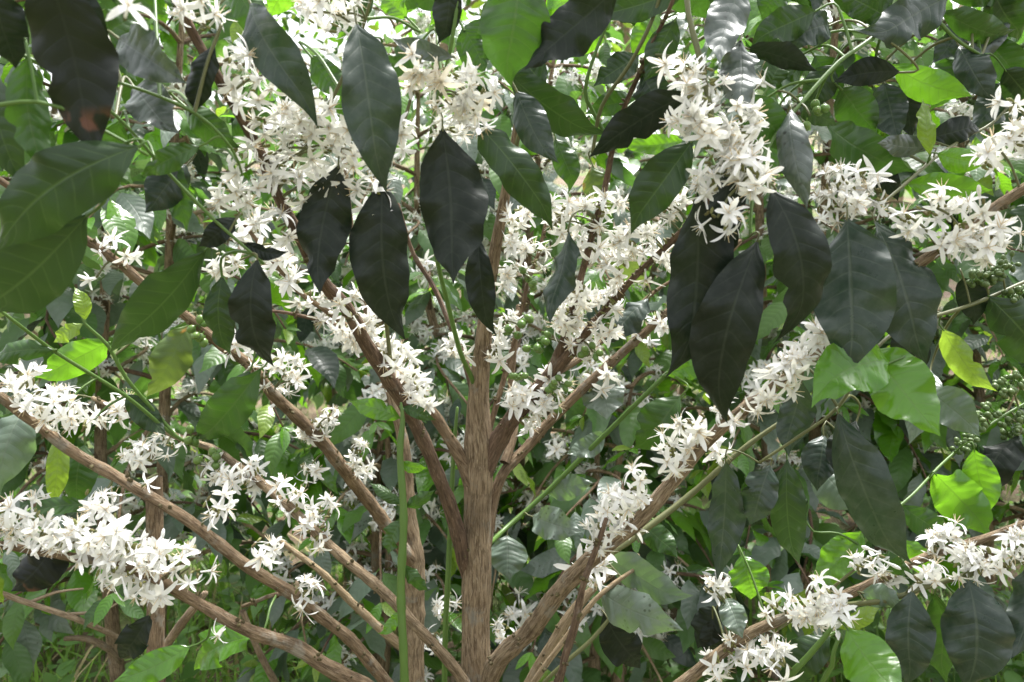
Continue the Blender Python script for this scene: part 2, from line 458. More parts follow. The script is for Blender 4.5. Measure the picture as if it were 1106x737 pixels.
def hero(thing, bx, by, tx, ty, w, d, tilt=0., roll=0., mat='dark', bend=.05, fold=10, curl=.12, wave=.8, only=None, label=None, tw=0.):
    """a leaf read off the photo: base and tip, apparent width, depth, tilt (tip farther, cm), roll about the midrib"""
    b = at(bx, by, d); t = at(tx, ty, d + tilt / 100.)
    a = nrm(t - b); view = nrm(CAM - (b + t) / 2)
    n = nrm(view - a * (view @ a)); s = np.cross(a, n)
    n = n * math.cos(R(roll)) + s * math.sin(R(roll))
    W = .95 * w * d / F / max(.35, math.cos(R(roll)))
    g = G(); v = rng.random()
    leaf(g, b, t, W, n, mat, bend, fold, curl, wave, 8, 24, v, rng.random(), tw, rng.gauss(0, .035), rng.gauss(0, .22))
    dist, br, i = nearest(thing, b, only)
    petiole(g, br.poly[i, :3], b, t - b, 'stem' if mat in ('bright', 'lime', 'mid', 'deep') else 'stemdark', v)
    return Item(thing, 'leaf', g, br, label)


SH = {}


def shared_geo(kind):
    if kind not in SH:
        k, seed = kind
        if k == 's': g = cluster_geo(seed, 3, .006)
        elif k == 'one': g = cluster_geo(seed, 1, .001, calyx=False)
        elif k == 'm': g = cluster_geo(seed + 20, 6, .017)
        elif k == 'l': g = cluster_geo(seed + 40, 9, .030)
        elif k == 'c': g = cluster_geo(seed + 60, 9, .024, mat='mixed')
        elif k == 'f': g = cluster_geo(seed + 80, 8, .016, lo=True, size=.023)
        elif k == 'b': g = berry_geo(seed, 6)
        elif k == 'B': g = berry_geo(seed, 30, .0046, 'berrypale', .026)
        me = g.mesh({'b': 'berry_cluster', 'B': 'berry_cluster'}.get(k, 'blossom_cluster'))
        SH[kind] = (g.arr(), me, g)
    return SH[kind]


def place(thing, br, pos, tan, kind, scale, name='blossom_cluster', extra=None, label=None):
    tan = nrm(tan); u = nrm(np.cross(tan, [0, 0, 1.]) if abs(tan[2]) < .9 else np.cross(tan, [0, 1., 0])); w = np.cross(u, tan)
    a = rng.uniform(-.9, .9) + (math.pi if rng.random() < .25 else 0)
    y = u * math.cos(a) + w * math.sin(a); z = np.cross(tan, y)
    M = Matrix.Identity(4)
    for i in range(3):
        M[i][0], M[i][1], M[i][2], M[i][3] = tan[i] * scale, y[i] * scale, z[i] * scale, pos[i]
    return Item(thing, name, extra, br, label, shared=kind, mat4=M)


def bloom(thing, px, py, r, kind=None, only=None, near=0.012, name='blossom_cluster', d=None):
    """flowers seen at a pixel, growing from the branch of the thing that passes there"""
    best = None
    for b in (only or thing.branches):
        v = b.poly[:, :3] - CAM; dd = v @ FW
        ok = dd > .2
        x = 553 + F * (v @ RT) / dd; y = 368.5 - F * (v @ UP) / dd
        e = np.hypot(x - px, y - py) + (~ok) * 1e6; i = int(e.argmin())
        if best is None or e[i] < best[0]: best = (e[i], b, i, dd[i])
    e, b, i, dep = best
    if d: dep = d
    P = b.poly[:, :3]; tan = P[min(i + 1, len(P) - 1)] - P[max(i - 1, 0)]
    if r > 34:
        m = 2
        for q in range(m):
            an = q * 6.28 / m + rng.random(); 
            bloom(thing, px + math.cos(an) * r * .42, py + math.sin(an) * r * .36, r * .62, kind, only, near + .012 * q, name, d)
        return
    pos = at(px, py, dep - near)
    if kind is None: kind = 's' if r < 16 else ('m' if r < 25 else 'l')
    ext = {'s': .037, 'm': .044, 'l': .052, 'c': .05, 'one': .034, 'b': .02, 'B': .036, 'f': .036}[kind]
    sc = min(1.3, max(.78, r * dep / F / ext))
    g = None
    dist = np.linalg.norm(P[i] - pos)
    if dist > .014:
        g = G(); tube(g, spline([P[i], (P[i] + pos) / 2 + np.array([0, 0, .12 * dist]), pos], .01), .0014, 'stemdark', ns=5)
    place(thing, b, pos, tan, (kind, rng.randrange(5)), sc, name, g)


# ------------------------------------------------------------------ generated neighbours
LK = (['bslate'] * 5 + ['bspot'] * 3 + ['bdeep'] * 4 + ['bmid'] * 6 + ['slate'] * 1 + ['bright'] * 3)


def lateral(t, r_, start, az, L, rise, droop, rad, mats, leafL, flow, berry, lk, first=.25, young=True, name='branch', leafy=1.0, cover=None):
    d = np.array([math.cos(az), math.sin(az), 0.])
    sgm = np.linspace(0, 1, 12)
    w1, w2 = r_.gauss(0, .05), r_.gauss(0, .05)
    sdv = np.array([-d[1], d[0], 0])
    P = np.array([start + d * L * s * (1 - .12 * s) + np.array([0, 0, L * (rise * s - droop * s * s)]) + sdv * L * (w1 * math.sin(3 * s) + w2 * math.sin(7 * s)) for s in sgm])
    g = G(); tube(g, P, np.linspace(rad, rad * .35, 12), mats, ns=6, node=.15, seed=r_.randrange(50), rough=.05)
    br = Item(t, name, g, None, None, True, poly=P); t.branches.append(br)
    n = max(3, int(L / .05))
    for i in range(1, n + 1):
        s = i / n; k = min(10.99, s * 11); j = int(k); p = P[j] + (P[min(j + 1, 11)] - P[j]) * (k - j)
        T = nrm(P[min(j + 1, 11)] - P[j]); sd = nrm(np.cross(T, [0, 0, 1.]))
        if s < .8 and r_.random() < flow:
            place(t, br, p, T, ('f', r_.randrange(5)), r_.uniform(.85, 1.2))
        elif s < .75 and r_.random() < berry:
            place(t, br, p, T, ('B', r_.randrange(3)), r_.uniform(.75, 1.15), 'berry_cluster')
        if s < first: continue
        for q in (-1, 1):
            if r_.random() > .88 * leafy: continue
            dr = nrm(sd * q * r_.uniform(.5, .9) + T * r_.uniform(.25, .75) + np.array([0, 0, -r_.uniform(.1, 1.25)]))
            l = leafL * r_.uniform(.7, 1.15) * (1 - .35 * max(0, s - .75) / .25)
            up = np.array([r_.gauss(0, .35), r_.gauss(0, .35) - .15, 1.])
            if r_.random() < .12: up = np.array([r_.gauss(0, 1), r_.gauss(0, 1), .2])
            m = r_.choice(lk)
            if s > .9 and young and r_.random() < .6: m = r_.choice(('bright', 'bright', 'lime', 'mid'))
            b = p + dr * .012; gl = G()
            leaf(gl, b, b + dr * l, l * r_.uniform(.38, .48), up, m, r_.uniform(.02, .14), r_.uniform(4, 22), r_.uniform(0, .3), r_.uniform(.5, 1.4), 4, 9, r_.random(), r_.random(), r_.gauss(0, .5), r_.gauss(0, .035), r_.gauss(0, .2))
            tube(gl, [p, b + dr * .004], [.0016, .0012], 'stem', ns=4, cap=False)
            Item(t, 'leaf', gl, br)
    if young:
        for q in (-1, 1):
            p = P[-1]; T = nrm(P[-1] - P[-2]); dr = nrm(T + sd * q * .5 + np.array([0, 0, r_.uniform(-.1, .7)])); gl = G(); l = r_.uniform(.035, .075)
            leaf(gl, p, p + dr * l, l * .36, np.cross(sd, T), r_.choice(('lime', 'bright', 'bright')), .05, 15, 0, .4, 2, 6, r_.random(), r_.random())
            Item(t, 'leaf', gl, br)
    return br


def bush(t, x, y, z0, h, r_, nst=2, lat=.6, zlo=.45, flow=.2, berry=.04, leafL=.14, lk=LK, leafy=1.0, sp=.1):
    for k in range(nst):
        a = r_.random() * 6.28; top = np.array([x + math.cos(a) * .22 * h * .5, y + math.sin(a) * .16 * h * .5, z0 + h * r_.uniform(.86, 1.05)])
        b = np.array([x + math.cos(a) * .05, y + math.sin(a) * .05, z0 - .05])
        C = spline([np.append(b, .022), np.append(b + (top - b) * .35 + np.array([r_.gauss(0, .03), r_.gauss(0, .03), 0]), .016), np.append(b + (top - b) * .7 + np.array([r_.gauss(0, .03), r_.gauss(0, .03), 0]), .011), np.append(top, .004)], .05)
        g = G(); tube(g, C[:, :3], C[:, 3], 'bark', ns=8, rough=.06, seed=r_.randrange(40))
        Item(t, 'trunk', g, None, None, True, poly=C)
        az = r_.random() * 6.28; z = zlo + r_.random() * .06
        while z < h * .97:
            i = int(np.abs(C[:, 2] - z0 - z).argmin()); f = z / h
            for q in (0, math.pi):
                Lr = lat * min(1, .55 + 1.1 * (1 - f)) * r_.uniform(.75, 1.1) * (1 if f < .8 else .75)
                lateral(t, r_, C[i, :3], az + q + r_.gauss(0, .2), Lr, r_.uniform(.35, .75), r_.uniform(.45, .95), .006, r_.choice(('twig', 'twig', 'red', 'pale')), leafL, flow, berry, lk, leafy=leafy)
            az += math.pi / 2 + r_.gauss(0, .3); z += sp * r_.uniform(.85, 1.2)
#@@SCENE@@
# ------------------------------------------------------------------ terrain
def hz(x, y):
    return max(0, y - 3.6) * .27 + .05 * math.sin(1.3 * x + .7) * math.sin(1.1 * y) + .03 * math.sin(3.1 * x + 2 * y)


# ------------------------------------------------------------------ the main tree
T1 = Thing('coffee_tree', 'large flowering coffee tree with the thick fibrous upright trunk that forks in the middle', 'tree', (0, 0, 0))
trunk = branch(T1, [(515, 740, 1.2, 38), (514, 680, 1.2, 34), (515, 628, 1.2, 36), (516, 560, 1.2, 33), (517, 490, 1.2, 36), (517, 430, 1.2, 26), (522, 370, 1.18, 20), (530, 300, 1.15, 16), (545, 215, 1.1, 12.5), (555, 160, 1.06, 11), (568, 90, 1.0, 10), (585, 10, .95, 8), (595, -60, .9, 6)], 'bark', 'trunk', True, ns=22, rough=.05, node=.03)
L1 = branch(T1, [(516, 655, 1.225, 15), (501, 605, 1.195, 20), (492, 565, 1.175, 22), (477, 520, 1.14, 19), (452, 465, 1.1, 20), (425, 418, 1.06, 22), (395, 370, 1.0, 20), (365, 325, .95, 19), (335, 278, .9, 17), (300, 205, .85, 15), (268, 145, .82, 14), (238, 90, .78, 14), (205, 25, .75, 13), (185, -10, .73, 12), (160, -60, .7, 9)], 'red', ns=12)
L2 = branch(T1, [(514, 530, 1.2, 18), (485, 475, 1.19, 16), (455, 430, 1.17, 14), (425, 400, 1.15, 11), (385, 360, 1.12, 9), (330, 320, 1.1, 7), (262, 240, 1.08, 5)], 'twig')
R1 = branch(T1, [(520, 512, 1.2, 20), (545, 465, 1.19, 24), (575, 428, 1.17, 22), (602, 396, 1.15, 22), (612, 360, 1.13, 12), (622, 320, 1.1, 10), (640, 250, 1.05, 9), (655, 185, 1.02, 8), (672, 120, .98, 7), (700, 60, .93, 6), (735, -20, .88, 5)], 'red', ns=12)
R1b = branch(T1, [(600, 400, 1.15, 14), (640, 350, 1.1, 11), (690, 295, 1.05, 9), (735, 250, 1.0, 8), (790, 190, .95, 6)], 'red')
R1c = branch(T1, [(524, 590, 1.21, 12), (538, 525, 1.24, 14), (580, 470, 1.27, 14), (630, 420, 1.28, 13), (680, 375, 1.28, 12), (740, 320, 1.28, 9), (800, 260, 1.25, 6)], 'twig')
R2 = branch(T1, [(512, 860, 1.2, 30), (530, 735, 1.13, 27), (570, 685, 1.08, 26), (605, 640, 1.03, 25), (645, 598, .99, 24), (690, 560, .97, 22), (730, 515, .95, 20), (770, 472, .93, 18), (830, 422, .9, 16), (885, 380, .9, 14), (945, 325, .9, 15), (1000, 278, .88, 16), (1055, 240, .86, 15), (1106, 205, .84, 15), (1180, 160, .8, 14)], 'bark', ns=14, rough=.06)
R3 = branch(T1, [(606, 642, 1.04, 8), (640, 612, 1.06, 9), (690, 577, 1.08, 9.5), (745, 535, 1.1, 9), (800, 487, 1.1, 8), (845, 455, 1.1, 6), (900, 420, 1.1, 3)], 'stemdark')
R4 = branch(T1, [(540, 800, 1.14, 10), (600, 745, 1.0, 10), (612, 700, .98, 10), (630, 640, .96, 9), (642, 600, .95, 8), (655, 560, .94, 6)], 'red')
R5 = branch(T1, [(520, 840, 1.2, 14), (585, 712, 1.2, 15), (615, 665, 1.2, 15), (645, 632, 1.2, 10), (690, 600, 1.2, 6)], 'pale')
L4 = branch(T1, [(512, 850, 1.2, 20), (470, 795, 1.15, 19), (415, 735, 1.1, 17), (370, 685, 1.06, 16), (320, 645, 1.02, 16), (260, 605, .99, 16), (215, 570, .97, 15), (150, 530, .95, 15), (75, 484, .93, 15), (0, 430, .9, 14), (-80, 375, .85, 12)], 'twig', ns=12)
L5 = branch(T1, [(510, 880, 1.2, 24), (450, 790, 1.1, 22), (385, 737, 1.03, 22), (330, 706, 1.0, 21), (270, 682, .97, 18), (210, 650, .95, 16), (150, 617, .93, 15), (60, 597, .9, 12), (0, 588, .9, 11), (-70, 580, .88, 10)], 'twig', ns=12)
L6 = branch(T1, [(512, 765, 1.19, 16), (495, 725, 1.15, 16), (460, 685, 1.13, 15), (410, 635, 1.12, 15), (360, 595, 1.13, 14), (310, 545, 1.15, 13), (270, 510, 1.17, 12), (225, 485, 1.2, 10), (160, 455, 1.22, 8), (100, 430, 1.25, 6)], 'bark', ns=12)
branch(T1, [(519, 500, 1.21, 8), (535, 440, 1.23, 8), (556, 370, 1.24, 7), (572, 300, 1.22, 6), (590, 240, 1.2, 5)], 'twig')
branch(T1, [(600, 402, 1.16, 9), (640, 378, 1.2, 8), (690, 330, 1.22, 6), (730, 300, 1.22, 4)], 'twig')
branch(T1, [(430, 425, 1.07, 10), (405, 385, 1.1, 9), (370, 355, 1.12, 7), (320, 340, 1.14, 5), (280, 335, 1.16, 4)], 'red')
branch(T1, [(512, 420, 1.2, 9), (493, 365, 1.22, 8), (470, 315, 1.24, 7), (448, 275, 1.24, 6), (430, 220, 1.22, 4)], 'red')
branch(T1, [(545, 500, 1.24, 10), (556, 460, 1.27, 9), (553, 400, 1.3, 8), (560, 330, 1.3, 6)], 'twig')
branch(T1, [(545, 790, 1.16, 9), (575, 740, 1.1, 9), (610, 692, 1.09, 8), (650, 640, 1.1, 7), (690, 612, 1.12, 5)], 'pale')
branch(T1, [(540, 800, 1.15, 7), (590, 735, 1.12, 6), (640, 690, 1.12, 6), (672, 650, 1.13, 4)], 'stemdark')
branch(T1, [(548, 800, 1.1, 7), (600, 735, 1.02, 6), (625, 660, 1.02, 6), (632, 610, 1.02, 4)], 'twig')
branch(T1, [(330, 648, 1.03, 6), (300, 640, 1.1, 6), (262, 655, 1.15, 5)], 'twig')
G1 = branch(T1, [(437, 740, 1.05, 12), (433, 640, 1.05, 12), (436, 560, 1.05, 11), (432, 490, 1.05, 9.5), (435, 455, 1.05, 7), (433, 435, 1.05, 3.5)], 'stem', 'shoot', True, rough=.02, node=.16)
G2 = branch(T1, [(480, 740, 1.25, 8), (485, 600, 1.25, 8), (490, 490, 1.25, 6), (494, 440, 1.25, 4)], 'stem', 'shoot', True, rough=0, node=.05)
G3 = branch(T1, [(524, 592, 1.21, 7), (545, 572, 1.3, 7), (590, 532, 1.33, 7), (655, 468, 1.3, 7), (722, 402, 1.27, 6), (738, 385, 1.26, 4)], 'stem', 'shoot', rough=0, node=.06)
G4 = branch(T1, [(520, 435, 1.21, 8), (508, 405, 1.18, 7), (497, 380, 1.14, 7), (484, 330, 1.08, 7), (470, 270, 1.0, 6.5), (462, 200, .92, 6), (468, 130, .85, 6), (485, 60, .8, 6), (498, -20, .78, 5)], 'stem', 'shoot', rough=0, node=.06)
G5 = branch(T1, [(214, 482, 1.2, 5), (186, 469, 1.18, 5.5), (136, 428, 1.13, 5.5), (61, 381, 1.06, 5.5), (10, 343, 1.0, 5), (-40, 305, .96, 4)], 'stem', 'shoot', rough=0, node=.06)
G6 = branch(T1, [(190, 471, 1.18, 5), (170, 448, 1.17, 5), (136, 408, 1.14, 5.5), (117, 374, 1.12, 5.5), (92, 350, 1.1, 4), (88, 338, 1.1, 2.5)], 'stem', 'shoot', rough=0, node=.06)
G7 = branch(T1, [(662, 160, 1.0, 6), (640, 120, .99, 6), (632, 98, .98, 6), (642, 60, .97, 5), (662, 10, .96, 5), (672, -30, .95, 4)], 'stem', 'shoot', rough=0, node=.06)
G8 = branch(T1, [(640, 165, 1.02, 5), (650, 115, .97, 6), (680, 70, .94, 6), (705, 20, .92, 6), (720, -30, .9, 5)], 'stemdark', 'shoot', rough=0, node=.06)
G9 = branch(T1, [(552, 178, 1.06, 6), (563, 130, .98, 6), (556, 80, .92, 6), (560, 20, .88, 6), (575, -40, .84, 5)], 'stemdark', 'shoot', rough=0, node=.06)
G10 = branch(T1, [(300, 205, .85, 6), (335, 150, .84, 6), (372, 80, .82, 6), (395, 20, .8, 5), (405, -30, .78, 5)], 'stemdark', 'shoot', rough=0, node=.06)
G11 = branch(T1, [(425, 418, 1.06, 6), (415, 330, .97, 6), (405, 240, .88, 6), (418, 180, .83, 6), (440, 120, .8, 5), (455, 60, .79, 5)], 'stemdark', 'shoot', rough=0, node=.06)

# second stem behind
T2 = Thing('coffee_tree', 'thinner knotted coffee stem close behind the large trunk, with one branch rising to the left', 'tree', (0, 0, 0))
branch(T2, [(447, 740, 1.5, 27), (447, 650, 1.5, 27), (446, 605, 1.5, 29), (442, 560, 1.5, 19), (436, 480, 1.5, 14), (415, 400, 1.5, 11), (395, 330, 1.5, 9), (380, 250, 1.5, 7), (370, 150, 1.45, 6)], 'bark', 'trunk', True, ns=16, rough=.06)
L3 = branch(T2, [(447, 610, 1.5, 18), (425, 578, 1.45, 18), (390, 530, 1.38, 18), (345, 475, 1.3, 18), (300, 430, 1.24, 16), (255, 385, 1.2, 14), (180, 325, 1.14, 13), (100, 265, 1.08, 12), (30, 215, 1.03, 10), (-60, 160, .98, 8)], 'twig', ns=12)
branch(T2, [(447, 710, 1.5, 12), (410, 680, 1.48, 12), (380, 650, 1.47, 11), (345, 615, 1.45, 9), (300, 582, 1.45, 7)], 'pale')

# leaning in at the left
T3 = Thing('coffee_tree', 'coffee tree leaning in from the left edge with huge dark leaves hanging close to us', 'tree', (0, 0, 0))
branch(T3, [(-420, 800, .8, 26), (-400, 400, .78, 20), (-330, 100, .72, 15), (-220, -60, .66, 12), (-60, -70, .6, 10), (60, -50, .57, 8), (160, -40, .6, 6)], 'bark', 'trunk', True)
branch(T3, [(-330, 100, .72, 10), (-140, 60, .68, 8), (0, 55, .66, 6), (60, 80, .68, 5), (125, 125, .72, 5), (180, 185, .76, 5), (234, 240, .78, 5), (285, 285, .8, 3.5)], 'stem', rough=0)
branch(T3, [(-380, 250, .75, 9), (-200, 180, .66, 8), (-60, 130, .62, 7), (40, 110, .62, 6), (110, 140, .64, 5), (160, 168, .66, 4)], 'stem', rough=0)
branch(T3, [(60, 80, .68, 5), (130, 90, .7, 5), (210, 122, .74, 5), (250, 160, .76, 4), (262, 190, .78, 3)], 'stem', rough=0)

# leaning in at the right
T4 = Thing('coffee_tree', 'coffee tree leaning in from the right, slate leaves hanging from green twigs over the blossom', 'tree', (0, 0, 0))
branch(T4, [(1420, 900, 1.1, 26), (1400, 500, 1.08, 20), (1330, 100, 1.04, 15), (1220, -60, 1.0, 12), (1080, -90, .98, 10), (980, -80, .95, 9), (860, -100, .9, 8), (745, -70, .86, 7)], 'bark', 'trunk', True)
c1 = branch(T4, [(750, -75, .86, 7), (742, 0, .84, 8), (755, 60, .83, 8.5), (768, 120, .82, 8), (774, 165, .82, 7), (800, 200, .8, 5), (838, 205, .79, 4)], 'stemdark', rough=0)
c2 = branch(T4, [(985, -82, .95, 8), (960, 20, .93, 6.5), (905, 68, .9, 6), (865, 112, .88, 6), (835, 150, .86, 5), (815, 200, .84, 5), (810, 255, .82, 4)], 'stem', rough=0)
c3 = branch(T4, [(1230, -60, 1.06, 8), (1150, 20, 1.06, 5), (1085, 120, 1.04, 4), (1040, 150, 1.0, 4), (1008, 172, .96, 5), (973, 203, .92, 5), (935, 232, .9, 4), (905, 236, .9, 3)], 'stemdark', rough=0)
c4 = branch(T4, [(1350, 180, 1.05, 9), (1180, 270, 1.03, 7), (1060, 325, 1.0, 5.5), (985, 350, .96, 5), (945, 378, .93, 5), (905, 440, .93, 4.5), (865, 470, .95, 4.5), (820, 500, .97, 4)], 'stemdark', rough=0)
c5 = branch(T4, [(1380, 400, 1.08, 9), (1200, 400, 1.2, 6), (1100, 440, 1.22, 4), (1030, 490, 1.17, 4), (985, 535, 1.1, 4), (945, 570, 1.08, 5), (925, 600, 1.08, 4)], 'stem', rough=0)
c6 = branch(T4, [(985, -82, .95, 7), (1000, 0, .96, 6), (1030, 40, .97, 5), (1060, 60, .98, 4)], 'stem', rough=0)

# low branch at the right
T5 = Thing('coffee_tree', 'low coffee stem sweeping up to the right edge from the bottom, lined with white flowers', 'tree', (0, 0, 0))
R6 = branch(T5, [(650, 815, 1.17, 18), (740, 737, 1.12, 16), (800, 690, 1.1, 15), (850, 667, 1.08, 13), (920, 640, 1.06, 12), (1000, 602, 1.04, 11), (1060, 583, 1.03, 10), (1106, 566, 1.02, 9), (1180, 540, 1.0, 8)], 'bark', 'trunk', True, ns=12)
R6b = branch(T5, [(850, 668, 1.08, 9), (905, 655, 1.02, 8), (960, 648, .98, 8), (994, 636, .97, 8), (1040, 622, .96, 8), (1092, 608, .95, 7), (1160, 590, .94, 6)], 'stemdark')
g1 = branch(T5, [(760, 850, 1.1, 9), (845, 740, .95, 9), (872, 710, .92, 9), (897, 680, .9, 6), (905, 660, .9, 3)], 'stem', 'shoot', rough=0)
g2 = branch(T5, [(800, 850, 1.05, 8), (888, 737, .92, 7), (900, 705, .9, 6), (909, 680, .9, 5)], 'stem', 'shoot', rough=0)
g3 = branch(T5, [(840, 680, 1.08, 4), (870, 660, 1.03, 4.5), (905, 630, 1.0, 4.5), (940, 602, .98, 3)], 'stemdark', 'shoot', rough=0)

